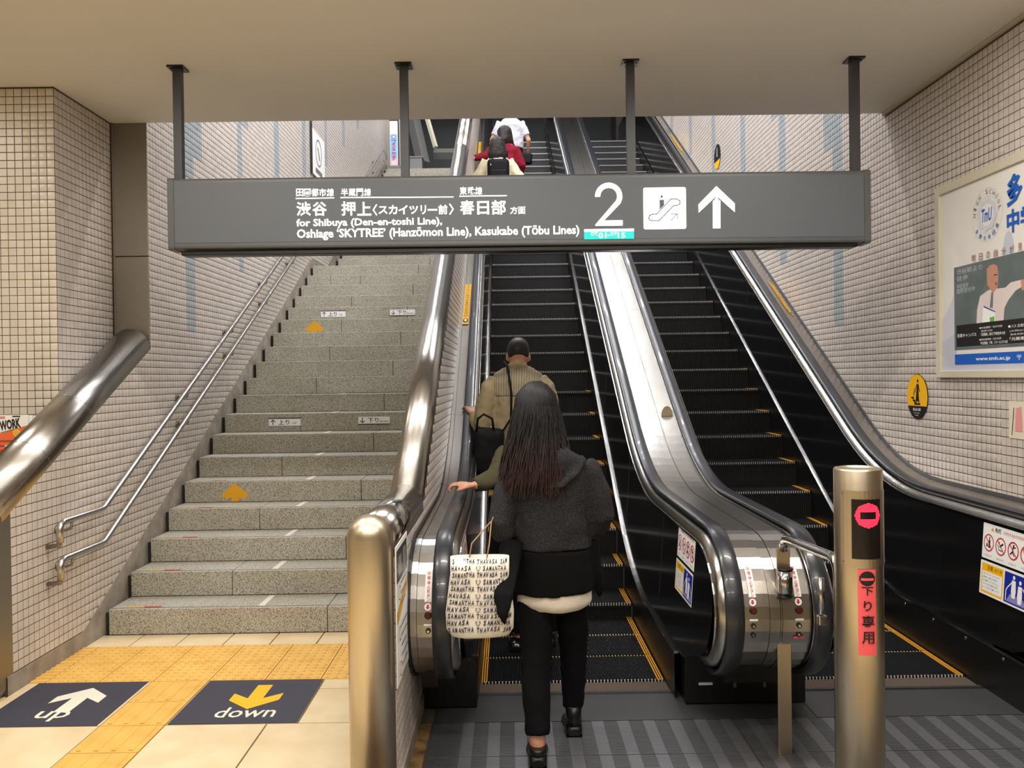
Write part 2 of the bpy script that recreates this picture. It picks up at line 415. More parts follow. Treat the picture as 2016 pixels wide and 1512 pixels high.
# ------------------------------------------------------------------ floor
fl = MB(); fl.box(-7, XR, -7, 5.6, -.1, -.012); fl.box(-.2, XR, 5.6, 7, -.5, -.4); fl = fl.build('floor', grout, kind='structure')
G = .004
TMESH = {}
def slab(x0, x1, y0, y1, mat, name='floor_tile'):
    m = MB(); m.box(x0+G, x1-G, y0+G, y1-G, -.014, 0, ch=.0015); return m.build(name, mat, fl)
def tactile(x0, x1, y0, y1, dots):
    k = (round(x1-x0, 3), round(y1-y0, 3), dots)
    if k not in TMESH:
        m = MB(); a, b = x1-x0, y1-y0; m.box(G*.6, a-G*.6, G*.6, b-G*.6, -.014, 0)
        if dots:
            for i in range(6):
                for j in range(6):
                    cx, cy = a*(i+.5)/6, b*(j+.5)/6
                    m.rings([[(cx+r*cos(2*pi*q/8), cy+r*sin(2*pi*q/8), z) for q in range(8)] for r, z in ((.0115, -.001), (.009, .004), (.006, .005))])
        else:
            for i in range(4):
                cx = a*(i+.5)/4
                m.rings([[(cx+s_*q, y, z) for s_, z in ((-1, -.001), (-.6, .005), (.6, .005), (1, -.001))] for y, q in ((.018, .014), (b-.018, .014))], sm=False)
        TMESH[k] = m.mesh('tactile_block', tact, None)
    link(TMESH[k], 'tactile_block', fl, (x0, y0, 0))
xb = [-2.693, -2.615, -2.315, -2.02, -1.69, -1.38, -1.08, -.78, -.62]
for y0, y1 in ((4.695, 5.01), (5.01, 5.325)):
    for a, b in ((-2.69, -2.60), (-2.60, -2.30), (-2.30, -2.0), (-2.0, -1.69), (-1.69, -1.38), (-1.38, -1.07), (-1.07, -.76), (-.76, -.62)): tactile(a, b, y0, y1, True)
xr = [-2.69, -2.42, -2.125, -1.83, -1.535, -1.24, -.945, -.62]
for a, b in zip(xr, xr[1:]): slab(a, b, 5.325, 5.5676, cream)
for y in (4.395, 4.095, 3.795, 3.495, 3.195, 2.895): tactile(-2.005, -1.69, y, y+.3, False)
for a, b, y0, y1 in [(-2.69, -2.005, 4.095, 4.695), (-3.3, -2.69, 4.095, 4.5), (-2.69, -2.005, 3.495, 4.095), (-3.3, -2.69, 3.495, 4.095), (-2.69, -2.005, 2.895, 3.495),
                     (-1.69, -1.05, 4.095, 4.695), (-1.05, -.62, 4.55, 4.695), (-1.05, -.62, 4.095, 4.55),
                     (-1.69, -1.197, 3.495, 4.095), (-1.197, -.62, 3.495, 4.095), (-1.69, -1.197, 2.895, 3.495), (-1.197, -.62, 2.895, 3.495)]:
    slab(a, b, y0, y1, cream)
for i in range(-12, 8):
    for j in range(-12, 5):
        x, y = i*.6-.62, 2.895-.6*(j+13)
        if -7 < x < XR and y > -7: slab(x, min(x+.6, XR), y, y+.6, cream)
for i in range(7):
    for y in (2.895, 3.495, 4.095, 4.695): slab(-3.3-.6*(i+1), -3.3-.6*i, y, y+.6, cream)
dirty = pm('stained_gold_floor_tile', (150, 118, 74), .5, var=(14, (84, 66, 44), .4, .7))
for y0, y1 in ((2.2, 2.895), (2.895, 3.2), (3.2, 3.50), (3.50, 3.80), (3.80, 4.07)): slab(-.47, -.395, y0, y1, dirty)
# landing plates
lp = empty('landing_plate', (1.2, 4.0, 0), 'grooved grey metal landing plates with paler bands in front of both escalators', 'floor plate')
def plate(x0, x1, y0, y1):
    m = MB(); m.box(x0+.002, x1-.002, y0+.002, y1-.002, -.02, -.004)
    n = int((y1-y0)/.0125)
    for i in range(n):
        y = y0+.006+i*(y1-y0-.012)/n
        m.box(x0+.004, x1-.004, y, y+.0065, -.004, 0)
    x = math.ceil((x0+.03)/.123)*.123
    while x+.055 < x1:
        m.box(x, x+.055, y0+.004, y1-.004, -.004, -.0005, 1); x += .123
    o = m.build('plate', [platem, plateb], lp); return o
for x0, x1 in ((-.39, 1.05), (1.05, 2.80)):
    for y0, y1 in ((3.70, 4.07), (3.33, 3.70), (2.96, 3.33), (2.4, 2.96)): plate(x0, x1, y0, y1)
m = MB(); m.box(-.39, 2.48, 4.07, 4.47, -.03, -.004); m.build('threshold', plated, lp)
m = MB(); m.box(-.19, .865, 4.075, 4.42, -.03, -.001); m.build('comb_plate', plated, lp)
m = MB(); m.box(1.46, 2.48, 4.075, 4.42, -.03, -.001); m.build('comb_plate', plated, lp)
m = MB()
for x0 in (-.185, 1.452):
    for i in range(110):
        x = x0+.0092*i; m.box(x, x+.004, 4.41, 4.436, -.005, .001)
tag(m.build('comb_teeth', groovem, lp), kind='stuff')
# floor mats with arrows
m = empty('floor_mat', (-2.32, 4.39, 0), 'navy floor sticker with white arrow and the word up, left of the tactile strip', 'floor sticker', 'direction stickers on the floor')
b = MB(); b.box(-2.625, -2.02, 4.098, 4.69, 0, .002); b.build('sheet', navy, m)
p = Print((-2.625, 4.098, .002), (1, 0, 0), (0, 1, 0), step=.0003, h0=.0003)
P_ = p
def matarrow(p, up, col, cx):
    s = 1 if up else -1; cy = .34
    pts = [(-.04, -.17), (-.04, .02), (-.13, -.05), (-.13, .045), (0, .165), (.13, .045), (.13, -.05), (.04, .02), (.04, -.17)]
    p.poly([(cx+x*s*1.0, cy+y*s) for x, y in pts], col)
matarrow(p, True, offw, .34); p.text('up', .235, .055, .40, .185, offw, .01)
p.build('print', m)
m = empty('floor_mat', (-1.37, 4.39, 0), 'navy floor sticker with yellow arrow and the word down, right of the tactile strip', 'floor sticker', 'direction stickers on the floor')
b = MB(); b.box(-1.68, -1.055, 4.098, 4.69, 0, .002); b.build('sheet', navy, m)
p = Print((-1.68, 4.098, .002), (1, 0, 0), (0, 1, 0), step=.0003, h0=.0003)
matarrow(p, False, yel, .33); p.text('down', .19, .07, .49, .20, offw, .01)
p.build('print', m)

# ------------------------------------------------------------------ granite stairs
st = empty('staircase', (-1.65, Y1S, 0), 'wide speckled grey granite stairs rising between the tiled wall and the round steel cap', 'stairs')
core = MB()
for i, (y, z) in enumerate(NOS+NOS2):
    core.box(-2.69, -.61, y+.03, 22, z-RS-.02 if i else -.02, z-.03)
core.build('core', pm('stair_core', (46, 44, 40), .9), st)
tapem = pm('white_lane_tape', (214, 210, 196), .6)
for i, (y, z) in enumerate(NOS+NOS2):
    d = TR if i not in (18, 36) else (NOS2[0][0]-NOS[18][0] if i == 18 else 3.6)
    xs = [-2.655, -1.22, -.605] if i % 2 == 0 else [-2.655, -1.95, -.605]
    if i == 17: xs = [-2.655, -2.343, -1.95, -.605]
    for a, b in zip(xs, xs[1:]):
        m = MB(); m.box(a+.002, b-.002, y, y+d-.001, z-RS+.001, z, ch=.004)
        m.build('granite_block', gran, st)
    m = MB(); m.box(-2.648, -.61, y+.03, y+.034, z, z+.0012); m.build('nosing_groove', groovem, st)
    if i < 9:
        m = MB(); m.box(-1.685, -1.645, y+.045, y+d-.02, z, z+.0015); m.build('lane_tape', tapem, st)
    # worn coloured tape at the left end of the lower steps
    if i < 5:
        m = MB(); m.box(-2.56, -2.46, y+.04, y+.07, z, z+.0015); m.build('tape_patch', pm('worn_yellow_tape', (190, 160, 100), .7), st)
        m = MB(); m.box(-2.44, -2.33, y+.04, y+.07, z, z+.0015); m.build('tape_patch', pm('worn_red_tape', (170, 80, 64), .7), st)
def riser_sign(i, x0, x1, z0, z1, up, lab):
    y = NOS[i][0]
    t = empty('direction_plate', ((x0+x1)/2, y, z0), lab, 'sign', 'small direction plates on the stair risers')
    m = MB(); m.box(x0, x1, y-.004, y-.0002, z0, z1); m.build('plate', white, t)
    m = MB(); m.box(x0-.002, x1+.002, y-.005, y-.0002, z1 if up else z0-.008, z1+.008 if up else z0); m.build('edge_strip', blk, t)
    p = Print((x0, y-.0042, z0), (1, 0, 0), (0, 0, 1), step=.0002, h0=.0003); W, H = x1-x0, z1-z0
    s = 1 if up else -1
    p.line([(.13*W, H*(.5-.36*s)), (.13*W, H*(.5+.3*s))], .007, blk)
    p.line([(.065*W, H*(.5+.08*s)), (.13*W, H*(.5+.34*s)), (.195*W, H*(.5+.08*s))], .007, blk)
    p.text('上り' if up else '下り', .30*W, .14*H, .65*W, .86*H, blk, .01)
    p.text('up' if up else 'down', (.74 if up else .67)*W, .18*H, (.88 if up else .96)*W, .5*H if up else .55*H, grey_t)
    p.build('print', t)
riser_sign(7, -2.243, -1.947, 1.236, 1.300, True, 'white plate reading up in Japanese on the lower of the two signed risers')
riser_sign(7, -1.412, -1.120, 1.243, 1.308, False, 'white plate reading down in Japanese on the lower of the two signed risers')
riser_sign(14, -2.257, -1.963, 2.410, 2.478, True, 'white plate reading up in Japanese on the upper of the two signed risers')
riser_sign(14, -1.428, -1.127, 2.420, 2.486, False, 'white plate reading down in Japanese on the upper of the two signed risers')
for i, xc_, lab in ((4, -2.245, 'orange painted arrow pointing up on a low stair riser'), (13, -2.258, 'orange painted arrow pointing up on a stair riser high in the flight')):
    y, z = NOS[i]; z0 = z-RS+.004
    p = Print((xc_, y-.0005, z0), (1, 0, 0), (0, 0, 1), step=.0003)
    p.poly([(-.03, 0), (-.03, .035), (-.06, .022), (-.108, .04), (-.10, .065), (0, .15), (.10, .065), (.108, .04), (.06, .022), (.03, .035), (.03, 0)], orange)
    tag(p.mb.build('painted_arrow', p.mats), lab, 'painted arrow', 'orange arrows on the stair risers')

# ------------------------------------------------------------------ handrails on the left wall
def wall_rail(off, lab):
    t = empty('wall_handrail', (-2.6, 5.4, .8), lab, 'handrail', 'steel handrails on the left wall')
    f = lambda Y: off+(Y-5.41)*.5077
    x = -2.6; yt = 11.3; zt = f(yt); y2 = yt+1.38; ye = 17.9; ze = zt+(ye-y2)*.5077
    P = [(x, 4.885, off-.115), (x, 4.885, off-.035), (x, 4.895, off-.012), (x, 4.925, off)] + [(x, 5.38, off), (x, 5.42, off+.008)] + [(x, yt, zt), (x, y2, zt), (x, ye, ze), (x, ye+.5, ze), (x, ye+.52, ze-.1)]
    m = MB(); m.tube(P, .019, 14); m.build('rail_tube', pm('satin_handrail_steel', (196, 192, 188), .3, 1.), t)
    for Y in [5.02]+[6.86+1.15*k for k in range(4)]+[12.0]+[13.6+1.15*k for k in range(4)]:
        z = off if Y < 5.4 else (f(Y) if Y < yt else (zt if Y < y2 else zt+(Y-y2)*.5077))
        m = MB(); m.tube([(x, Y, z-.015), (x-.005, Y, z-.055), (x-.04, Y, z-.065), (XL+.01, Y, z-.06)], .009, 8)
        m.tube([(XL+.014, Y, z-.06), (XL+.004, Y, z-.06)], .028, 14, caps=True)
        m.build('bracket', steel_dull, t)
    m = MB(); m.tube([(x, 4.885, off-.1), (x-.005, 4.885, off-.13), (XL+.01, 4.9, off-.14)], .014, 10); m.build('end_bracket', steel_dull, t)
wall_rail(.855, 'upper steel tube handrail on the left tiled wall')
wall_rail(.64, 'lower steel tube handrail on the left tiled wall, nearer the steps')

# ------------------------------------------------------------------ low wall cap and column at left
t = empty('steel_wall_cap', (-2.82, 4.5, 0), 'thick round stainless cap sloping up the low wall at the left edge', 'wall cap')
sl = .515; xc_ = -2.825
P = [(xc_, 4.50, 1.03), (xc_, 6.355, 1.03+sl*(6.355-4.50)+.0)]
m = MB(); m.tube([(xc_, 4.47, .955), (xc_, 6.37, .955+sl*1.9)], .137, 32); m.build('sloping_tube', steel, t)
m = MB(); m.box(-2.958, -2.692, 4.36, 4.6, 0, .98, ch=.04); m.build('end_post', steel_dull, t)
for y in (4.95, 5.45):
    z = .955+sl*(y-4.47); m = MB(); m.tube([(xc_, y, z), (xc_, y+.004, z+.002)], .1382, 32); m.build('joint_ring', steel_pol, t)
m = MB(); m.box(-2.95, -2.73, 4.6, 6.38, 0, .9); m.build('low_wall_body', concrete, t)
t = empty('steel_column', (-2.82, 6.4, 1.8), 'flat dull stainless column panel between the pillar and the stairwell wall', 'column')
m = MB(); m.box(-2.950, -2.692, 6.375, 6.415, 0, 2.6, ch=.004); m.build('column_panel', steel_dull, t)
m = MB(); m.box(-2.950, -2.692, 6.375, 6.415, 2.604, CEIL, ch=.004); m.build('column_panel', steel_dull, t)
m = MB(); m.box(-2.950, -2.938, 6.36, 6.38, 1.6, CEIL); m.build('edge_angle', steel_dull, t)

# ------------------------------------------------------------------ divider wall with round cap and dome post
DX = -.545; DR = .087
wd = MB(); wd.box(DX-.075, -.462, 3.30, 4.4, 0, 1.02)
prof = [(4.4, 0), (4.4, 1.02), (15.0, 1.02+.577*10.6), (19, 1.02+.577*10.6), (19, 0)]
wd.poly([(DX-.075, y, z) for y, z in prof], DX-.075 and abs(-.462-(DX-.075)), (1, 0, 0))
wd = wd.build('wall_divider', grout, kind='structure')
dz = lambda Y: 1.03 if Y < 4.4 else 1.03+.577*(Y-4.4)
def escline(Y): return max(.0, -3.3065+.5777*Y)
tile_field(wd, 'x', -.462, 1, 3.3, 15, .08, 8.6, lambda u, v: v < dz(u)-.07 and v > escline(u)+.5*(u > 5), None, [tile_m, tile_b], 150)
m = MB(); m.box(-.462, -.452, 3.3, 4.25, 0, .08); m.build('baseboard_divider', concrete, kind='structure')
t = empty('divider_cap', (DX, 3.3, 0), 'round stainless cap and domed post ending the wall between stairs and escalator', 'wall cap')
m = MB(); rs = []
for z, r in [(0, DR)]+[(1.045, DR)]+[(1.045+.0872*sin(a), DR*cos(a)) for a in [radians(q) for q in (12, 24, 36, 48, 60, 70, 80, 88)]]:
    rs.append([(DX-.01+r*cos(2*pi*k/40), 3.3+r*sin(2*pi*k/40), z) for k in range(40)])
m.rings(rs); m.build('dome_post', steel_warm, t)
m = MB(); m.tube([(DX, 3.32, 1.03), (DX, 4.385, 1.03)], DR, 36); m.build('level_tube', steel_pol, t)
yy = [4.38, 7.3, 10.2, 13.1, 15.1]
for a, b in zip(yy, yy[1:]):
    m = MB(); m.tube([(DX, a, dz(a) if a > 4.4 else 1.03), (DX, b-.003, dz(b-.003))], DR, 36); m.build('sloping_tube', steel, t)
m = MB(); m.tube([(DX, 15.1, dz(15.1)), (DX, 19, dz(15.1))], DR, 24); m.build('upper_tube', steel, t)
m = MB(); m.tube([(DX, 3.86, 1.03), (DX, 3.864, 1.03)], DR+.0008, 36); m.build('joint_ring', steel, t)
# poster stuck on the divider wall
t = empty('wall_notice', (-.455, 3.45, .5), 'white notice with dark photo and orange band on the wall behind the dome post', 'poster')
m = MB(); m.box(-.457, -.4535, 3.30, 3.66, .45, 1.00); m.build('sheet', white, t)
p = Print((-.4535, 3.30, .45), (0, 1, 0), (0, 0, 1)); 
p.rect(.02, .40, .34, .53, blk); p.rect(.06, .42, .16, .50, grey_t); p.rect(.2, .43, .3, .51, grey_t)
p.poly([(.02, .24), (.34, .33), (.34, .37), (.02, .29)], orange)
for k in range(9): p.rect(.12, .38-.04*k-(.05 if k > 2 else 0), .32-.03*(k % 3), .388-.04*k-(.05 if k > 2 else 0), grey_t)
for cy, col in ((.36, blk), (.20, blk), (.06, red)): p.ring(.06, cy, .03, .006, col)
p.build('print', t)
m = MB(); m.box(-.462, -.43, 3.80, 3.87, .69, .80, ch=.004); tag(m.build('switch_box', blackmat), 'small black box on the divider wall beside the left escalator end', 'switch box')

# ------------------------------------------------------------------ hanging sign
SY = 5.2
sg = empty('hanging_sign', (.08, SY+.07, 2.68), 'long grey overhead direction sign with lit white lettering on four ceiling poles', 'sign')
sg_x0, sg_x1 = -2.069, 2.217
def zb(x): return 2.470-.016*(x-sg_x0)/(sg_x1-sg_x0)
def zt(x): return 2.899-.004*(x-sg_x0)/(sg_x1-sg_x0)
m = MB()
def signprof(x, g=0.):
    a, b = zb(x)+g, zt(x)-g; r = .014
    return [(x, SY+r, a), (x, SY+.004, a+.004), (x, SY, a+r), (x, SY, b-r), (x, SY+.004, b-.004), (x, SY+r, b), (x, SY+.14, b), (x, SY+.15, b-r), (x, SY+.15, a+r), (x, SY+.14, a)]
m.rings([signprof(sg_x0), signprof(sg_x1)], sm=False); m.build('body', signframe, sg)
for a, b in ((sg_x0-.006, sg_x0+.032), (sg_x1-.032, sg_x1+.006)):
    m = MB(); m.rings([[(x, y-(.004 if y < SY+.05 else -.004), z) for x, y, z in signprof(q, -.004)] for q in (a, b)], sm=False); m.build('end_cap', signframe, sg)
m = MB(); m.add([(x, SY-.002, z) for x, z in ((sg_x0+.036, zb(-2)+.036), (sg_x1-.036, zb(2.2)+.036), (sg_x1-.036, zt(2.2)-.028), (sg_x0+.036, zt(-2)-.028))], [(0, 1, 2, 3)]); m.build('face_panel', signgrey, sg)
m = MB(); m.box(sg_x0+.06, sg_x1-.06, SY+.03, SY+.13, 2.432, 2.462, ch=.006); m.build('bottom_channel', blackmat, sg)
def S(px, py):
    q = at(px, py, Y=SY-.003); return q.x, q.z
p = Print((0, SY-.003, 0), (1, 0, 0), (0, 0, 1), step=.00003)
def stext(t_, x0, y0, x1, y1, mat=glow, bold=.02, **k):
    a = S((x0+x1)/2, (y0+y1)/2); b0 = S(x0, (y0+y1)/2)[0]; b1 = S(x1, (y0+y1)/2)[0]; h = S((x0+x1)/2, y0)[1]-S((x0+x1)/2, y1)[1]
    p.text(t_, b0, a[1]-h/2, b1, a[1]+h/2, mat, bold, rot=.001, **k)
for i, ch in enumerate('田園都市線'): stext(ch, 583+15.1*i, 371.5-.1*i, 597+15.1*i, 386.5)
for i, ch in enumerate('半蔵門線'): stext(ch, 671.5+15.1*i, 371, 685+15.1*i, 386)
for i, ch in enumerate('東武線'): stext(ch, 905+15.2*i, 368, 919+15.2*i, 383.5)
for x0, x1, y in ((583, 657, 390.5), (671, 892, 388.7), (905, 997, 386)):
    a, b = S(x0, y+.4), S(x1, y-.8); p.line([a, b], .0068, glow)
for i, ch in enumerate('渋谷'): stext(ch, 583.5+31.5*i, 397.5, 612+31.5*i, 425, bold=.022)
for i, ch in enumerate('押上'): stext(ch, 672+31*i, 396.5+(1 if i else 0), 700+31*i, 424.5, bold=.022)
stext('〈', 733.5, 402, 743, 424.5)
for ch, x0, x1, y0, y1 in (('ス', 745, 763, 406, 421.5), ('カ', 765, 782.5, 404, 422), ('イ', 784.5, 803, 404, 422), ('ツ', 806, 823, 405, 421.5), ('リ', 828, 839, 404, 422), ('ー', 842, 861, 411.3, 415), ('前', 863, 881, 403, 422)):
    stext(ch, x0, y0, x1, y1, bold=.026)
stext('〉', 884, 400.5, 893.5, 423)
for i, ch in enumerate('春日部'): stext(ch, 905.5+(0, 34, 62)[i], 394.5+(0, 1.5, -.5)[i], 934+(0, 29, 62)[i], 422.5, bold=.022)
for i, ch in enumerate('方面'): stext(ch, 1004.5+15.5*i, 407, 1019+15.5*i, 421.5)
stext('for Shibuya (Den-en-toshi Line),', 583.5, 429.3, 870.5, 448.3, bold=.025)
stext('Oshiage ‘SKYTREE’ (Hanzōmon Line), Kasukabe (Tōbu Lines)', 584.5, 446.7, 1140.5, 470, bold=.025)
# the large 2
def arcpts(cx, cy, r, a0, a1, n=18): return [(cx+r*cos(radians(a0+(a1-a0)*i/n)), cy+r*sin(radians(a0+(a1-a0)*i/n))) for i in range(n+1)]
o = S(1172, 445); hw_ = S(1226, 445)[0]-o[0]; hh_ = S(1172, 360)[1]-o[1]; tw = hw_*.195
ro = hw_*.5; ri = ro-tw; cx, cy = ro, hh_-ro
outer = arcpts(cx, cy, ro, 182, -32); inner = arcpts(cx, cy, ri, -32, 182)
p.h += p.step
k = len(outer)
for i in range(k-1):
    q = [outer[i], outer[i+1], inner[k-2-i], inner[k-1-i]]
    p.mb.add([p.fn(o[0]+x, o[1]+y, p.h) for x, y in q], [(0, 1, 2, 3)], p.mi(glow))
p.poly([(o[0]+x, o[1]+y) for x, y in (outer[-1], (0, .0), (0, tw*.25), inner[0])], glow, up=False)
p.poly([(o[0]+x, o[1]+y) for x, y in (outer[-1], (tw*1.55, tw*.9), (0, 0))], glow, up=False)
p.poly([(o[0]+x, o[1]+y) for x, y in ((0, 0), (hw_, 0), (hw_, tw*1.02), (tw*1.2, tw*1.02))], glow, up=False)
p.step = .0002
a, b = S(1150, 471.5), S(1248, 455); p.rect(a[0], a[1]+.0, b[0], b[1]+.002, glow_t)
a, b = S(1150, 456.5), S(1248, 450); p.rect(a[0], a[1], b[0], b[1], glow)
stext('DT', 1164, 457.5, 1177, 464); stext('01', 1178, 458, 1194, 469); stext('-', 1196, 462.5, 1200, 464.5); stext('DT', 1202, 457.5, 1215, 464); stext('15', 1216, 458, 1231, 469)
a, b = S(1267, 452), S(1350, 368.5); p.rrect(a[0], a[1], b[0], b[1], .012, glow)
ink = pm('dark_grey_pictogram', (84, 82, 90), .5)
E = lambda pts: [S(x, y) for x, y in pts]
up_ = [(1277, 430), (1279, 424), (1285, 422), (1292, 422), (1319, 394), (1321, 392), (1332, 392), (1338, 395), (1338, 402), (1332, 405), (1326, 405), (1300, 432), (1297, 434.5), (1284, 434.5), (1279, 433), (1277, 430)]
p.line(E(up_), .0055, ink)
c0 = S(1302.5, 387.3); p.disc(c0[0], c0[1], .0075, .0075, ink)
p.poly(E([(1298.5, 413), (1298, 393.5), (1307, 393.5), (1307.5, 404)]), ink)
p.line(E([(1320, 434.5), (1332, 422)]), .004, ink); p.line(E([(1321, 421.5), (1333, 421.5), (1333, 431.5)]), .004, ink)
p.poly(E([(1403, 450), (1403, 396), (1409, 393), (1418, 395.5), (1418, 450)]), glow)
p.poly(E([(1375, 419.5), (1374.5, 403), (1410, 366.5), (1410.4, 386)]), glow, up=False)
p.poly(E([(1410, 366.5), (1446.5, 401), (1446.5, 418.5), (1410.2, 386)]), glow, up=False)
p.poly(E([(1403, 400), (1410, 386), (1418, 398)]), glow, up=False)
p.build('lettering', sg)
for x in (-2.025, -.629, .77, 2.158):
    m = MB(); m.box(x-.025, x+.025, 5.245, 5.295, 2.88, CEIL); po = m.build('pole', pm('dark_pole_paint', (62, 62, 64), .4, .2), sg)
    m = MB(); m.box(x-.05, x+.05, 5.215, 5.325, CEIL-.012, CEIL)
    for sx in (-.035, .035): m.tube([(x+sx, 5.25, CEIL-.018), (x+sx, 5.25, CEIL-.01)], .007, 6)
    m.build('mount_plate', blackmat, sg)

# ------------------------------------------------------------------ escalators
T30 = .5777; EC = -3.3065
YB0, YB1 = 5.3235, 6.1235                  # lower transition arc
YT = (TOPZ-EC)/T30                          # upper bend
def noseline(Y, off=0., flat=0.):
    """height of a rail/trim: flat at the bottom, off above the nosing plane on the slope, smooth bends"""
    return flat
def inc_path(hflat, off, y_start, y_end, top=None, r=.35, n=8):
    yb = (hflat-EC-off)/T30; ht = TOPZ+(hflat if top is None else top); yt = (ht-EC-off)/T30
    P = [(y_start, hflat)] if y_start < yb-r-.01 else []
    P += bez((yb-r, hflat), (yb, hflat), (yb+r, hflat+T30*r), n) if y_start < yb-r+.01 else [(y_start, EC+off+T30*y_start)]
    P += [(y, EC+off+T30*y) for y in (8, 10, 12, 14) if P[-1][0] < y < yt-r-.1]
    P += bez((yt-r, ht-T30*r), (yt, ht), (yt+r, ht), n)
    if y_end > yt+r: P.append((y_end, ht))
    return P
def zpath(P, Y):
    for a, b in zip(P, P[1:]):
        if a[0] <= Y <= b[0]: return a[1]+(b[1]-a[1])*(Y-a[0])/(b[0]-a[0])
    return P[0][1] if Y < P[0][0] else P[-1][1]
def clip_path(P, a, b):
    Q = [(a, zpath(P, a))]+[q for q in P if a < q[0] < b]+[(b, zpath(P, b))]
    return Q
NCY, NCZ, NA, NB = 4.03, .60, .42, .35      # newel centre and half axes (outer line of the handrail)
def newel(inset=0., a0=-90, a1=-270, n=18):
    return [(NCY+(NA-inset)*cos(radians(a0+(a1-a0)*i/n)), NCZ+(NB-inset)*sin(radians(a0+(a1-a0)*i/n))) for i in range(n+1)]
RAIL = inc_path(.95, .908, 4.1, 18.9, r=.6, n=12)
RAILP = [(4.34, .25), (4.15, .25)]+newel()+RAIL[:]
def offs_path(P, d):
    out = []
    for i, (Y, Z) in enumerate(P):
        a = P[max(i-1, 0)]; b = P[min(i+1, len(P)-1)]; ty, tz = b[0]-a[0], b[1]-a[1]; L = math.hypot(ty, tz) or 1
        out.append((Y-tz/L*d, Z+ty/L*d))
    return out
TRIM = inc_path(.235, .158, 4.34, 18.6, r=.6, n=12)
NOSINGS = [(4.61, 0), (5.01, 0), (5.42, 0), (5.80, .10), (6.19, .28), (6.555, .478)]+[(6.925+.353*k, EC+T30*(6.925+.353*k)) for k in range(0, 27)]
NOSINGS = [q for q in NOSINGS if q[1] < TOPZ-.05]
NOSINGS += [(NOSINGS[-1][0]+.36, TOPZ-.03), (NOSINGS[-1][0]+.75, TOPZ), (NOSINGS[-1][0]+1.15, TOPZ)]
# shared step meshes (origin at the nosing)
def step_meshes():
    m = MB(); m.box(-.50, .50, 0, .42, -.03, -.012)
    for i in range(108):
        x = -.495+.00925*i; m.box(x, x+.0045, .0, .42, -.012, 0)
    tread = m.mesh('step', stepm, None)
    m = MB(); m.box(-.50, .50, .012, .03, -.26, -.03)
    for i in range(54):
        x = -.49+.0185*i; m.box(x, x+.008, .003, .012, -.26, -.02)
    riser = m.mesh('riser', riserm, None)
    m = MB()
    for i in range(54): x = -.495+.0185*i; m.box(x, x+.0065, -.002, .006, -.016, .0012)
    edge = m.mesh('cleat_row', cleat, None)
    yl = []
    for s in (-1, 1):
        m = MB()
        for k in range(3): x = s*(.492-.0125*k); m.box(x-.003, x+.003, .0, .42, -.004, .0015)
        yl.append(m.mesh('yellow_lines', rail_yel, None))
    m = MB()
    for i in range(54):
        x = -.495+.0185*i; m.box(x, x+.007, .392, .404, -.002, .0015)
    ye = m.mesh('yellow_cleats', pm('worn_yellow_cleats', (196, 160, 96), .5), None)
    return tread, riser, edge, yl, ye
SM = step_meshes()
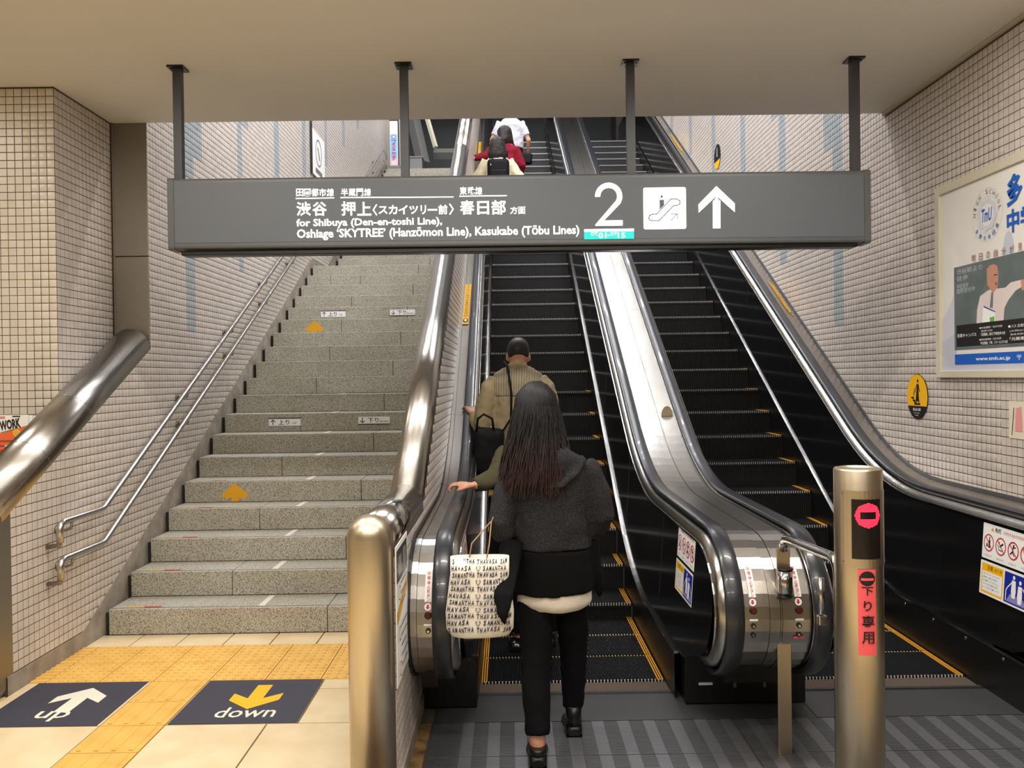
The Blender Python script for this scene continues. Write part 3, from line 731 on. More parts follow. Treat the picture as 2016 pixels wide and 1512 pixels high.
def make_escalator(label, xc, sides):
    e = empty('escalator', (xc, 4.42, 0), label, 'escalator', 'escalators', rz=.0043)
    ox = xc
    for i, (Y, Z) in enumerate(NOSINGS):
        s = link(SM[0], 'step', e, (0, Y-4.42, Z))
        link(SM[1], 'riser', s); tag(link(SM[2], 'cleat_row', s), kind='stuff'); [tag(link(q, 'yellow_lines', s), kind='stuff') for q in SM[3]]
        if i < 3: tag(link(SM[4], 'yellow_cleats', s), kind='stuff')
    for s in sides:
        X = lambda u: ox+s*u
        # skirt
        m = MB(); lo = clip_path(offs_path(TRIM, 0), 4.34, 18.6)
        for a, b in zip(lo, lo[1:]):
            m.add([(X(.505), a[0], a[1]-.62), (X(.505), b[0], b[1]-.62), (X(.505), b[0], b[1]), (X(.505), a[0], a[1])], [(0, 1, 2, 3)])
        m.build('skirt_panel', blackmat, e)
        m = MB(); sweep(m, TRIM, [(X(.503), -.006), (X(.503), .008), (X(.525), .008), (X(.525), -.006)]); m.build('skirt_trim', steel_pol, e)
        # balustrade inner panels, leaning slightly outwards
        inner = offs_path(RAILP, -.085)
        def wallx(z, zlo, zhi): return .520+.045*max(0, min(1, (z-zlo)/(zhi-zlo)))
        cuts = [4.9]+[4.9+1.32*k for k in range(1, 11)]+[18.6]
        up = [q for q in offs_path(RAIL, -.085)]
        # newel panel
        m = MB(); poly = [q for q in newel(.085, -90, -270)]
        outl = [(4.9, .243), (4.42, .243), (4.2, .255)]+poly[1:]+[(4.9, zpath(up, 4.9))]
        pts = [(X(wallx(z, .24, .86)), y, z) for y, z in outl]
        m.add(pts, [tuple(range(len(pts)))]); m.build('newel_panel', blackpan, e)
        m = MB(); edge = [(4.32, .243)]+[(y, z) for y, z in poly[1:]]+clip_path(up, 4.1, 18.6)
        sweep(m, edge, [(X(.556), -.004), (X(.556), .006), (X(.575), .006), (X(.575), -.004)], closed=True); m.build('panel_edge_trim', steel_pol, e)
        for a, b in zip(cuts, cuts[1:]):
            m = MB(); lo = clip_path(TRIM, a+.0015, b-.0015); k = 8
            ys = sorted(set([q[0] for q in lo]+[q[0] for q in clip_path(up, a+.0015, b-.0015)]))
            for y0, y1 in zip(ys, ys[1:]):
                z = [zpath(TRIM, y0)+.008, zpath(TRIM, y1)+.008, zpath(up, y1), zpath(up, y0)]
                m.add([(X(.520), y0, z[0]), (X(.520), y1, z[1]), (X(.565), y1, z[2]), (X(.565), y0, z[3])], [(0, 1, 2, 3)])
            m.build('balustrade_panel', blackpan, e)
        # steel strip between panel and handrail, the handrail, and its guide
        strip = offs_path(RAILP, -.045)
        m = MB(); sweep(m, strip, [(X(.562), -.035), (X(.575), .0), (X(.60), .005), (X(.66), .005), (X(.672), -.03)], closed=False, sm=True); m.build('handrail_guide', steel, e)
        m = MB(); w_ = .041
        sec = [(X(.63)+w_*1.0*cos(t), -.012+.013*sin(t)*(1 if sin(t) > 0 else 1.6)) for t in [2*pi*k/18 for k in range(18)]]
        sweep(m, RAILP, sec, sm=True); m.build('handrail', rubber, e)
    return e
XC1, XC2 = .319, 1.956
e1 = make_escalator('left of the two escalators, the one carrying people up', XC1, (-1, 1))
e2 = make_escalator('empty right-hand escalator beside the right tiled wall', XC2, (-1, 1))

# ---- decks (steel tops between the handrails) with rounded ends and black bases
BASEX = []
def deck(label, x0, x1, seams, basex, z_in=-.035, off_end=.0, name_cat='escalator deck', y_lo=4.0):
    t = empty('steel_deck', ((x0+x1)/2, 4.0, 0), label, name_cat, 'steel decks beside the escalators', rz=.0043)
    P = [(4.34, .25), (4.15, .25)]+newel()+RAIL[1:]
    low = offs_path(P, z_in)
    xs = [x0]+seams+[x1]
    k_end = 2+19
    for i, (a, b) in enumerate(zip(xs, xs[1:])):
        dz_ = -.004*(i % 2)
        m = MB(); sweep(m, [(y, z+dz_) for y, z in low[:k_end+1]], [(a+.001, 0), (b-.001, 0), (b-.001, -.012), (a+.001, -.012)]); m.build('end_wrap', steel, t)
        top = low[k_end:]
        cuts = [top[0][0]]+[q for q in (5.6, 6.6, 8.2, 9.8, 11.4, 13., 14.6, 16.2, 18.6) if q > top[0][0]+.2]
        for c0, c1 in zip(cuts, cuts[1:]):
            if c1-c0 < .05: continue
            m = MB(); sweep(m, [(y, z+dz_) for y, z in clip_path(top, c0+.001, c1-.0015)], [(a+.001, 0), (b-.001, 0), (b-.001, -.012), (a+.001, -.012)]); m.build('deck_panel', steel, t)
    if basex:
        m = MB(); m.box(basex[0], basex[1], 4.26, 5.4, 0, .262, ch=.006); m.build('base_box', blackmat, t)
        m = MB(); m.box(x0+.01, x1-.01, 4.0, 4.6, .2, .30); m.build('under_newel', blackmat, t)
        # side cheeks filling the end
    m = MB(); pl = newel(.06)
    for x in (x0+.006, x1-.006):
        m.add([(x, y, z) for y, z in pl]+[(x, 4.6, .89), (x, 4.6, .31)], [tuple(range(len(pl)+2))])
    m.build('end_cheek', blackmat, t)
    return t
dk1 = deck('broad mirror-bright steel deck between the two escalators', XC1+.668, XC2-.668, [1.105, 1.152, 1.160], (.862, 1.470))
dk2 = deck('narrow steel deck between the left escalator and the divider wall', -.447, XC1-.668, [-.418], (-.462, -.186))
t = empty('steel_deck', (2.73, 5.2, 0), 'narrow sloping steel deck along the right tiled wall', 'escalator deck', 'steel decks beside the escalators')
WALLD = inc_path(.93, .715, 3.2, 18.6, r=.55)
m = MB(); rail_ = offs_path([(3.2, .95)]+RAIL[:], -.035)
ys = sorted(set([q[0] for q in WALLD]+[q[0] for q in clip_path(rail_, 3.2, 18.6)]))
for a, b in zip(ys, ys[1:]):
    m.add([(XC2+.668, a, zpath(rail_, a)), (XR-.004, a, zpath(WALLD, a)), (XR-.004, b, zpath(WALLD, b)), (XC2+.668, b, zpath(rail_, b))], [(0, 1, 2, 3)])
m.build('deck_panel', steel, t)
m = MB(); sweep(m, WALLD, [(XR-.012, -.004), (XR-.012, .018), (XR-.004, .018), (XR-.004, -.004)]); m.build('wall_bead', signframe, t)
# black edge strip beside the divider wall, following the rounded end
m = MB(); P = [(4.34, .25), (4.15, .25)]+newel()+RAIL[1:]
sweep(m, offs_path(P, -.02), [(-.461, 0), (-.448, 0), (-.448, -.05), (-.461, -.05)]); m.build('edge_strip', blackmat, dk2)
# low right side panel in front of the escalator (continues toward the camera)
m = MB(); m.box(XC2+.505, XR, 2.6, 3.75, 0, .9); m.build('side_panel', blackpan, t)
m = MB(); m.box(XC2+.56, XR, 2.6, 3.75, .9, .93, ch=.01); m.build('deck_end', steel, t)
m = MB(); m.box(XC2+.504, XC2+.56, 3.6, 4.342, 0, .243); m.build('skirt_extension', blackmat, t)
m = MB(); m.box(XC2+.500, XC2+.525, 3.6, 4.342, .229, .243); m.build('skirt_trim', steel_pol, t)
# screws on the skirt trim at right
m = MB()
for y in (4.25, 4.6, 4.95, 5.3): m.ell((XC2+.503, y, .205), (.003, .012, .012), 8, 4)
m.build('screw', steel_pol, e2)

# ---- stop buttons and stickers on the rounded ends (surface following the newel)
def newel_print(x0):
    """print surface on the rounded end: x = world X, y = world Z on the front of the end"""
    a, b = NA-.033, NB-.033
    def fn(x, y, h):
        s = max(-.999, min(.999, (y-NCZ)/b)); cy = NCY-a*sqrt(1-s*s)
        n = Vector((0, (cy-NCY)/a/a, (y-NCZ)/b/b)).normalized()
        return Vector((x, cy, y))+n*(h+.0008)
    return fn
stk = pm('button_red', (84, 18, 20), .2, coat=.5)
def buttons(xc, lab, red_tag=False, one_key=False):
    t = empty('stop_button_panel', (xc, 3.66, .6), lab, 'button', 'emergency stop buttons on the escalator ends')
    p = Print(fn=newel_print(xc), step=.0004)
    for k in range(6): p.rect(xc-.015, .692+.02*k, xc+.015, .712+.02*k, white, up=False)
    p.h += .0004; p.vtext('非常停止ボタン', xc, .806, .0145, .0163, red, .01)
    p.build('sticker', t); p = Print(fn=newel_print(xc), step=.0004)
    p.disc(xc-.001, .672, .015, .015, white); p.poly([(xc-.001+a, .672+b) for a, b in ((-.005, .010), (-.005, 0), (-.010, 0), (-.001, -.010), (.009, 0), (.004, 0), (.004, .010))], red)
    p.build('arrow_sticker', t); p = Print(fn=newel_print(xc), step=.0004)
    p.rect(xc-.018, .594, xc+.018, .603, white); p.build('name_plate', t)
    if red_tag: p = Print(fn=newel_print(xc), step=.0004); p.rect(xc-.022, .512, xc+.022, .524, pink)
    if red_tag: p.build('red_tape', t)
    def knob(z, r, mt, d, nm, inner=None):
        fn = newel_print(xc); c = fn(xc, z, 0); n = (fn(xc, z, 1)-c).normalized(); m = MB()
        m.tube([c-n*.002, c+n*d], [r, r*.92], 18); m.build(nm, mt, t)
        if inner: m = MB(); m.tube([c+n*(d-.001), c+n*(d+.003)], [r*inner[1], r*inner[1]*.9], 14); m.build('button_centre', inner[0], t)
    knob(.637, .0165, blackmat, .005, 'button_ring', (stk, .78))
    knob(.571, .0115, blackmat, .004, 'key_switch', (steel_pol, .55))
    if not one_key: knob(.531, .0115, blackmat, .004, 'key_switch', (steel_pol, .55))
buttons(1.035, 'stop button with red Japanese sticker on the middle steel end, left side')
buttons(1.232, 'stop button with red Japanese sticker on the middle steel end, behind the barrier post', red_tag=True)
buttons(-.366, 'stop button with red Japanese sticker on the left escalator end by the divider wall', one_key=True)
m = MB(); m.box(.93, 1.0, 4.258, 4.26, .095, .108); m.box(1.105, 1.12, 4.257, 4.26, .08, .15, 1); m.box(1.255, 1.27, 4.257, 4.26, .08, .15, 1)
m.build('base_label', [white, grey_t], dk1)

# ---- warning stickers on the black panels
def nosmoke(p, cx, cy, r, kind):
    p.ring(cx, cy, r, r*.16, red); 
    k = r/.03
    if kind == 0: p.disc(cx+.004*k, cy+.017*k, .0035*k, .0035*k, blk); p.poly([(cx+x*k, cy+y*k) for x, y in ((0, .012), (.008, .012), (.01, -.016), (-.002, -.016))], blk); p.poly([(cx+x*k, cy+y*k) for x, y in ((-.012, -.002), (-.006, -.002), (-.005, -.014), (-.014, -.014))], blk)
    if kind == 1: p.line([(cx-.016*k, cy+.004*k), (cx-.008*k, cy-.013*k), (cx+.012*k, cy-.013*k)], .003*k, blk); p.line([(cx-.004*k, cy), (cx+.012*k, cy+.01*k)], .006*k, blk); p.disc(cx-.01*k, cy+.011*k, .004*k, .004*k, blk)
    if kind == 2: p.disc(cx+.002*k, cy+.017*k, .004*k, .004*k, blk); p.line([(cx, cy+.012*k), (cx-.004*k, cy-.004*k), (cx-.014*k, cy-.012*k)], .005*k, blk); p.line([(cx-.004*k, cy-.004*k), (cx+.006*k, cy-.015*k)], .004*k, blk); p.line([(cx, cy+.01*k), (cx+.013*k, cy+.013*k)], .003*k, blk)
    if kind == 3: p.disc(cx, cy+.016*k, .004*k, .004*k, blk); p.line([(cx-.012*k, cy+.008*k), (cx+.012*k, cy+.008*k)], .004*k, blk); p.poly([(cx+x*k, cy+y*k) for x, y in ((-.005, .01), (.005, .01), (.003, -.002), (.01, -.016), (-.002, -.014))], blk)
    p.line([(cx-r*.62, cy+r*.62), (cx+r*.62, cy-r*.62)], r*.13, red)
def warn_sticker(fn, W, lab):
    """two stacked notices: upper pictograms, lower handrail advice. W: width, local origin bottom left"""
    H1, H2 = W*.42, W*.40
    t = empty('warning_sticker', fn(W/2, 0, 0), lab, 'sticker', 'warning stickers on the black escalator panels')
    p = Print(fn=fn, step=.00008, h0=.0008)
    p.rrect(0, H2+.012, W, H2+.012+H1, .006, white)
    y0 = H2+.012; r = W*.105
    for k in range(4): nosmoke(p, W*(.13+.245*k), y0+H1*.46, r, k); p.text('のらないで', W*(.06+.245*k), y0+H1*.07, W*(.20+.245*k), y0+H1*.13, grey_t)
    p.poly([(W*.17, y0+H1*.83), (W*.23, y0+H1*.83), (W*.20, y0+H1*.93)], orange); p.text('危険', W*.25, y0+H1*.82, W*.38, y0+H1*.94, blk, .01)
    p.text('けがをするおそれがあります', W*.42, y0+H1*.82, W*.92, y0+H1*.92, red)
    p.rrect(0, 0, W, H2, .006, white); p.rect(W*.03, H2*.06, W*.47, H2*.93, yel); p.rect(W*.05, H2*.12, W*.45, H2*.70, white)
    p.text('注意', W*.14, H2*.76, W*.26, H2*.90, blk, .01); p.text('のり方', W*.29, H2*.76, W*.44, H2*.88, blk, .01)
    for k in range(5): p.text(('手すりにつかまり', '黄色い線の内側に', 'お乗りください', '小さいお子様の手を', 'しっかり握って')[k], W*.07, H2*(.60-.1*k), W*(.40-.03*(k % 2)), H2*(.655-.1*k), grey_t)
    p.rrect(W*.50, H2*.06, W*.97, H2*.93, .004, dblue)
    p.poly([(W*.55, H2*.1), (W*.93, H2*.1), (W*.86, H2*.3), (W*.62, H2*.34)], pm('sticker_lilac', (140, 134, 190), .5))
    for cx, cy, s_ in ((.68, .46, 1), (.80, .36, 1.05)):
        p.disc(W*cx, H2*(cy+.36*s_), W*.022, W*.024, white); p.poly([(W*(cx-.035), H2*(cy+.28)), (W*(cx+.035), H2*(cy+.28)), (W*(cx+.045), H2*(cy-.02)), (W*(cx+.03), H2*(cy-.22)), (W*(cx-.03), H2*(cy-.22)), (W*(cx-.045), H2*(cy-.02))], white)
    p.line([(W*.54, H2*.12), (W*.54, H2*.4), (W*.57, H2*.5), (W*.65, H2*.68)], W*.014, white)
    p.line([(W*.93, H2*.14), (W*.94, H2*.4), (W*.85, H2*.6)], W*.014, white)
    p.build('print', t)
yaw_ = .0043
# on the middle unit's left face (faces the left escalator)
def fnM(x, y, h):
    Y = 4.475-x; z = .535+y; return Vector((XC1+.505+.015+.045*(z-.24)/.62-h-yaw_*(Y-4.42)-.001, Y, z))
warn_sticker(lambda x, y, h: fnM(x, y, h), .40, 'pair of warning stickers on the black panel of the middle unit')
def fnR(x, y, h):
    Y = 4.515-x; z = .478+y; return Vector((XC2+.505+.015+.045*(z-.24)/.62-h-.002-yaw_*(Y-4.42), Y, z))
warn_sticker(fnR, .44, 'pair of warning stickers on the black panel at the far right')
def fnL(x, y, h):
    Y = 4.06+x; z = .535+y; return Vector((XC1-.505-.015-.045*(z-.24)/.62+h+.001, Y, z))
warn_sticker(fnL, .40, 'pair of warning stickers on the inner panel behind the patterned tote bag')
# yellow stickers on the decks
def deck_sticker(xa, xb, ya, yb, path, lab, off=.002, right=False):
    t = empty('yellow_sticker', ((xa+xb)/2, (ya+yb)/2, zpath(path, ya)), lab, 'sticker', 'yellow handrail stickers on the decks')
    L = (yb-ya)*1.155
    def fn(x, y, h):
        Y = ya+y/1.155; X_ = xa+x; z_ = zpath(path, Y)
        if right: q = (X_-(XC2+.668))/(XR-.004-XC2-.668); z_ = z_*(1-q)+zpath(WALLD, Y)*q
        return Vector((X_, Y, z_+off+h))
    p = Print(fn=fn); W = xb-xa; p.rect(0, 0, W, L, yel)
    p.vtext('手すりにおつかまりください', W/2, L*.98, L*.05, L*.064, blk, 0, wx=min(1.3, W/L*11))
    p.disc(W/2, L*.08, W*.38, L*.04, blk); p.disc(W/2, L*.08, W*.2, L*.028, white)
    p.build('print', t)
dtop = offs_path(RAIL, -.034)
deck_sticker(-.44, -.38, 7.95, 8.75, dtop, 'yellow sticker on the deck left of the left escalator')
deck_sticker(2.70, 2.76, 8.2, 8.85, rail_, 'yellow sticker on the deck along the right wall, below the sign', off=.004, right=True)
deck_sticker(2.70, 2.76, 13.2, 14.1, rail_, 'yellow sticker high on the right deck, seen above the sign', off=.004, right=True)
deck_sticker(-.44, -.38, 13.0, 13.6, dtop, 'yellow sticker high on the left deck beside the riders')
# inspection flap on the middle deck
t = empty('deck_flap', (1.2, 6.5, 1.1), 'small half-round steel flap standing up from the middle deck', 'flap')
z0 = zpath(dtop, 6.55)
m = MB(); pts = [(1.165+.09*(.5-.5*cos(a)), 6.55, z0-.004+.075*sin(a)) for a in [pi*k/12 for k in range(13)]]
m.poly(pts, .004, (0, 1, 0)); m.build('flap_plate', steel_warm, t)

# ------------------------------------------------------------------ poster in its frame on the right wall
t = empty('wall_poster', (XR, 5.0, 2.2), 'large framed school poster with blue lettering and a teacher photo on the right tiled wall', 'poster')
yl_, yr_, zb_, zt_ = 5.585, 3.75, 1.615, 2.855
frame_m = pm('cream_poster_frame', (206, 198, 176), .45)
def fb(y0, y1, z0, z1):
    m = MB(); m.box(XR-.030, XR-.004, y0, y1, z0, z1, ch=.004); m.build('frame_bar', frame_m, t)
fb(yl_-.055, yl_, zb_, zt_); fb(yr_, yr_+.055, zb_, zt_); fb(yr_+.055, yl_-.055, zt_-.055, zt_); fb(yr_+.055, yl_-.055, zb_, zb_+.045)
m = MB(); m.box(XR-.012, XR-.005, yr_+.05, yl_-.05, zb_+.04, zt_-.05); m.build('backing', grey_t, t)
paper = pm('poster_paper', (232, 229, 222), .35); pale = pm('poster_pale_blue', (196, 200, 212), .35); board = pm('poster_blackboard', (92, 104, 104), .4, var=(6, (108, 118, 116), .4, .7))
skinp = pm('poster_skin', (196, 142, 118), .5); shirtp = pm('poster_shirt', (222, 208, 204), .5); maroon = pm('poster_maroon', (140, 60, 70), .5); green = pm('poster_green', (100, 180, 70), .5); mist = pm('poster_mist', (210, 210, 218), .4)
X0 = XR-.0125
p = Print(fn=lambda x, y, h: Vector((X0-h, 5.53-x, 1.66+y)), step=.00008)
def Q(px, py):
    q = at(px, py, X=X0); return 5.53-q.y, q.z-1.66
p.rect(0, 0, 1.77, 1.14, paper)
p.poly([Q(1850, 640), Q(1866, 610), Q(1884, 570), Q(1884, 738), Q(1853, 738)], mist); p.rect(0, 0, 1.77, Q(1990, 722)[1]+.02, pale); p.poly([Q(1855, 675), Q(1884, 655), Q(1884, 735), Q(1855, 738)], pale)
p.disc(*Q(1986, 500), .055, .13, pale)
a, b = Q(1880, 690), Q(1880, 527); p.rect(a[0], a[1], 1.72, b[1], board)
a2 = Q(1884, 683); b2 = Q(1884, 641); 
# teacher
p.poly([Q(*q) for q in ((1922, 660), (1924, 610), (1930, 583), (1945, 572), (1958, 567), (1966, 568), (1980, 566), (1990, 556), (2010, 551), (2016, 562), (2000, 572), (1986, 590), (1978, 606), (1974, 655))], shirtp)
p.poly([Q(*q) for q in ((2010, 551), (2030, 546), (2032, 566), (2012, 572))], skinp)
p.poly([Q(*q) for q in ((1944, 560), (1943, 530), (1950, 522), (1958, 520), (1964, 524), (1966, 545), (1964, 566), (1956, 577), (1950, 570))], skinp)
p.poly([Q(*q) for q in ((1960, 556), (1963, 555), (1963, 561), (1960, 562))], maroon, ); p.poly([Q(*q) for q in ((1957, 541), (1964, 539), (1964, 541), (1957, 543))], blk, up=False)
p.poly([Q(*q) for q in ((1952, 576), (1956, 574), (1955, 606), (1949, 606))], grey_t)
p.poly([Q(*q) for q in ((1936, 602), (1960, 613), (1958, 640), (1934, 640))], white); p.poly([Q(*q) for q in ((1937, 602), (1960, 613), (1960, 615), (1937, 605))], dblue, up=True); p.poly([Q(*q) for q in ((1949, 625), (1958, 623), (1958, 640), (1950, 641))], green)
for k, (t_, x0, x1, y) in enumerate((('渋谷駅より', 1884, 1934, 537), ('徒歩', 1884, 1906, 550), ('学校見学', 1884, 1907, 566), ('随時受付中', 1884, 1920, 575), ('pointed', 1884, 1918, 608))):
    a = Q(x0, y+4.5); b = Q(x1, y-4.5); p.text(t_, a[0], a[1], b[0], a[1]+(.032 if k < 4 else .05), pale if k < 4 else grey_t, .0)
p.rect(Q(1884, 683)[0], Q(1884, 683)[1], 1.70, Q(1884, 641)[1], blk)
def ptext(s_, x0, y0, x1, y1, m_, bold=.0, shear=0):
    a = Q(x0, y1); b = Q(x1, y0); c0 = Q(x0, y0)
    p.text(s_, a[0], a[1], b[0], a[1]+(c0[1]-a[1]), m_, bold, shear)
ptext('目黒キャンパス', 1886, 658, 1923, 665, white, .01)
ptext('●中目黒駅・祐天寺駅', 1929, 644, 1974, 648, white); ptext('徒歩12分', 1932, 650, 1955, 654, white); ptext('「目黒駅」西口下車徒歩12分', 1932, 656, 1980, 662, white, .01)
ptext('●東急東横線・日比谷線', 1929, 667, 1972, 671, white); ptext('「中目黒駅」下車、スクールバス10分', 1931, 673, 1985, 679, white, .01)
ptext('●バス 目黒駅西口より', 1986, 640, 2045, 646, white); ptext('(大岡山小学校前', 1989, 650, 2045, 654, white); ptext('東急世田谷(二子玉', 1990, 657, 2045, 661, white); ptext('「元競馬場前」', 1989, 664, 2040, 671, white, .01)
p.rect(Q(1881, 718)[0], Q(1881, 718)[1], 1.72, Q(1881, 698)[1], blue)
ptext('www.tmh.ac.jp', 1922, 703, 1990, 712, white, .02); ptext('〒153', 2003, 699, 2035, 709, white)
# crest
cx, cy = Q(1944, 423); R_ = .158
p.ring(cx, cy, R_, .0015, pm('crest_line', (180, 186, 196), .4)); p.ring(cx, cy, R_*.70, .0015, pm('crest_line', (180, 186, 196), .4))
for k, (a0, r_) in enumerate(((35, .05), (80, .05), (125, .05), (170, .05), (215, .05), (260, .05), (305, .05), (350, .05))):
    p.disc(cx+.062*cos(radians(a0)), cy+.062*sin(radians(a0)), r_*.75, r_*.75, mist)
p.disc(cx, cy, .066, .066, paper); p.text('TmU', cx-.055, cy-.04, cx+.055, cy+.04, blue, .03, shear=.2)
for i, ch in enumerate('HIGH SCHOOL'):
    if ch == ' ': continue
    a = radians(172-16.4*i); p.text(ch, cx+R_*.85*cos(a)-.011, cy+R_*.85*sin(a)-.013, cx+R_*.85*cos(a)+.011*(.3 if ch == 'I' else 1), cy+R_*.85*sin(a)+.013, grey_t, 0, rot=a-pi/2)
for i, ch in enumerate('多摩大学目黒'):
    a = radians(218+21*i); p.text(ch, cx+R_*.85*cos(a)-.014, cy+R_*.85*sin(a)-.014, cx+R_*.85*cos(a)+.014, cy+R_*.85*sin(a)+.014, blue, .01, rot=a+pi/2)
ptext('多', 1984, 347, 2014.6, 409, blue, .03); ptext('中', 1984, 415, 2008, 461, blue, .03); ptext('学', 2011, 407, 2042, 452, blue, .03); ptext('摩', 2019, 332, 2056, 398, blue, .03)
for i, ch in enumerate('明日の自分が見える'):
    q = Q(1953+10.5*i, 493); p.text(ch, .37+.078*i, .655, .37+.078*i+.038, .655+.043, maroon, .0)
p.build('print', t)

def oval_sign(yc, zc, ry, rz, flip, lab):
    t = empty('oval_sign', (XR, yc, zc), lab, 'sign', 'oval warning signs on the right wall')
    m = MB(); n = 36
    m.poly([(XR-.0045, yc+ry*cos(2*pi*k/n), zc+rz*sin(2*pi*k/n)) for k in range(n)][::-1], .004, (-1, 0, 0)); m.build('plate', blk if not flip else blk, t)
    p = Print(fn=lambda x, y, h: Vector((XR-.0087-h, yc-x, zc+y)), step=.0003)
    s = -.42*rz if not flip else .42*rz
    a0 = math.asin(s/rz)
    if not flip: arc = [(ry*cos(a0+(pi-2*a0)*k/24), rz*sin(a0+(pi-2*a0)*k/24)) for k in range(25)]
    else: arc = [(ry*cos(a), rz*sin(a)) for a in [pi+ .35+(pi-.7)*k/24 for k in range(25)]]
    p.poly([(x*.985, y*.985) for x, y in arc], yel)
    if not flip:
        k = rz/.155
        p.disc(.012*k, .108*k, .011*k, .012*k, blk)
        p.poly([(x*k, y*k) for x, y in ((.004, .088), (.018, .09), (.022, .05), (.026, .0), (.034, -.042), (.022, -.042), (.014, -.032), (-.002, -.03), (-.008, -.045), (-.022, -.042), (-.008, .03))], blk)
        p.line([(x*k, y*k) for x, y in ((.0, .082), (-.014, .06), (-.022, .042))], .008*k, blk); p.line([(x*k, y*k) for x, y in ((.022, .082), (.030, .055), (.038, .036))], .008*k, blk)
        p.line([(x*k, y*k) for x, y in ((-.075, -.008), (-.05, -.008), (-.05, -.028), (-.03, -.028), (-.03, -.05), (.042, -.05))], .012*k, blk)
        for a, b in (((-.04, .005), (-.05, .018)), ((-.034, .02), (-.048, .03)), ((-.03, .03), (-.038, .055)), ((-.022, .032), (-.018, .05))): p.line([(a[0]*k, a[1]*k), (b[0]*k, b[1]*k)], .005*k, blk)
        p.text('巻き込みに注意', -.055*k, -.098*k, .055*k, -.077*k, white, .02); p.text("Don't get caught in", -.042*k, -.117*k, .042*k, -.107*k, white); p.text('the treads', -.022*k, -.131*k, .022*k, -.122*k, white)
    else:
        p.poly([(-.02, 0), (-.012, .10), (.01, .13), (.02, .0)], white); p.poly([(.0, .01), (.004, .10), (.012, .1), (.012, .01)], blk)
    p.build('print', t)
oval_sign(5.89, 1.483, .150, .157, False, 'yellow and black oval warning sign below the corner of the framed poster')
oval_sign(11.43, 4.58, .17, .165, True, 'black, white and yellow oval sign high on the right wall above the hanging sign')
t = empty('wall_notice', (XR, 4.7, 1.38), 'small cream paper notice on the right wall at the picture edge', 'notice')
m = MB(); m.box(XR-.007, XR-.004, 4.55, 4.81, 1.275, 1.485); m.build('sheet', pm('cream_paper', (222, 212, 190), .6), t)
p = Print(fn=lambda x, y, h: Vector((XR-.0072-h, 4.81-x, 1.275+y)), step=.0003)
p.line([(.03, .02), (.05, .17)], .006, blk); p.poly([(.06, .04), (.07, .17), (.12, .18), (.13, .04)], pm('pale_pink_print', (226, 150, 150), .6)); p.disc(.19, .11, .04, .05, pm('pale_blue_print', (170, 180, 200), .6))
p.build('print', t)

# ------------------------------------------------------------------ framed notice on the left stairwell wall
t = empty('hanging_notice', (XL+.02, 11.9, 4.8), 'white no-smoking notice hung on the upper left stairwell wall', 'sign')
m = MB(); m.box(XL+.02, XL+.03, 11.66, 12.45, 4.50, 5.12); m.build('board', white, t)
m = MB(); m.box(XL+.005, XL+.035, 11.64, 11.665, 4.48, 5.2); m.build('edge', blackmat, t)
p = Print(fn=lambda x, y, h: Vector((XL+.031+h, 11.66+x, 4.5+y)), step=.001)
p.ring(.40, .36, .19, .02, grey_t); p.rect(.2, .06, .6, .12, grey_t); p.line([(.34, .42), (.46, .28)], .03, grey_t); p.build('print', t)

# ------------------------------------------------------------------ bollard with lit no-entry display
BX, BY, BR = 1.268, 3.10, .0845
t = empty('signal_bollard', (BX, BY, 0), 'stainless bollard with red no-entry light and pink down-only sticker', 'bollard')
m = MB(); m.rings([[(BX+r*cos(2*pi*k/48), BY+r*sin(2*pi*k/48), z) for k in range(48)] for z, r in ((0, BR), (1.303, BR), (1.309, BR-.003), (1.311, BR-.012), (1.306, BR-.013), (1.306, .01))]); m.build('post', steel_warm, t)
def fnB(x, y, h):
    a = radians(-104)+x/BR; return Vector((BX+(BR+.0012+h)*cos(a), BY+(BR+.0012+h)*sin(a), y))
m = MB()
def bwrap(mb, x0, x1, z0, z1, h, mi=0, n=14):
    for i in range(n):
        a, b = x0+(x1-x0)*i/n, x0+(x1-x0)*(i+1)/n
        mb.add([fnB(a, z0, h), fnB(b, z0, h), fnB(b, z1, h), fnB(a, z1, h)], [(0, 1, 2, 3)], mi, True)
        if i == 0: mb.add([fnB(a, z0, -.001), fnB(a, z0, h), fnB(a, z1, h), fnB(a, z1, -.001)], [(0, 1, 2, 3)], mi)
        if i == n-1: mb.add([fnB(b, z0, -.001), fnB(b, z0, h), fnB(b, z1, h), fnB(b, z1, -.001)], [(0, 1, 2, 3)], mi)
bwrap(m, -.075, .115, .965, 1.235, .0012); m.build('access_panel', steel_warm, t)
m = MB(); bwrap(m, -.034, .068, .992, 1.205, .003); m.build('display', pm('display_black', (22, 18, 18), .25), t)
p = Print(fn=lambda x, y, h: fnB(x, y, h+.003), step=.0003)
ledm = pm('red_led', (255, 40, 60), .4, emit=((255, 36, 64), 2.2))
led = MB(); sp = .0036
for i in range(-12, 13):
    for j in range(-12, 13):
        if i*i+j*j > 145 or (abs(i) <= 7 and abs(j) <= 3): continue
        x, y = .021+i*sp, 1.148+j*sp; r = sp*.46
        led.add([fnB(x+a, y+b, .0036) for a, b in ((-r, -r), (r, -r), (r, r), (-r, r))], [(0, 1, 2, 3)])
led.build('lit_no_entry_symbol', ledm, t)
p = Print(fn=lambda x, y, h: fnB(x-.008, y+.026, h+.0005), step=.0004)
p.rect(-.008, .622, .054, .930, pink, nx=8); 
p.h += .0006
for k in range(16):
    xa, xb_ = -.0265+.0265*k/8, -.0265+.0265*(k+1)/8; xm = (xa+xb_)/2; hh = sqrt(max(0, .0265**2-xm*xm)); p.rect(.0235+xa, .897-hh, .0235+xb_, .897+hh, blk, up=False)
p.h += .0003; p.rect(.002, .890, .045, .899, pink, nx=4)
p.h += .0006
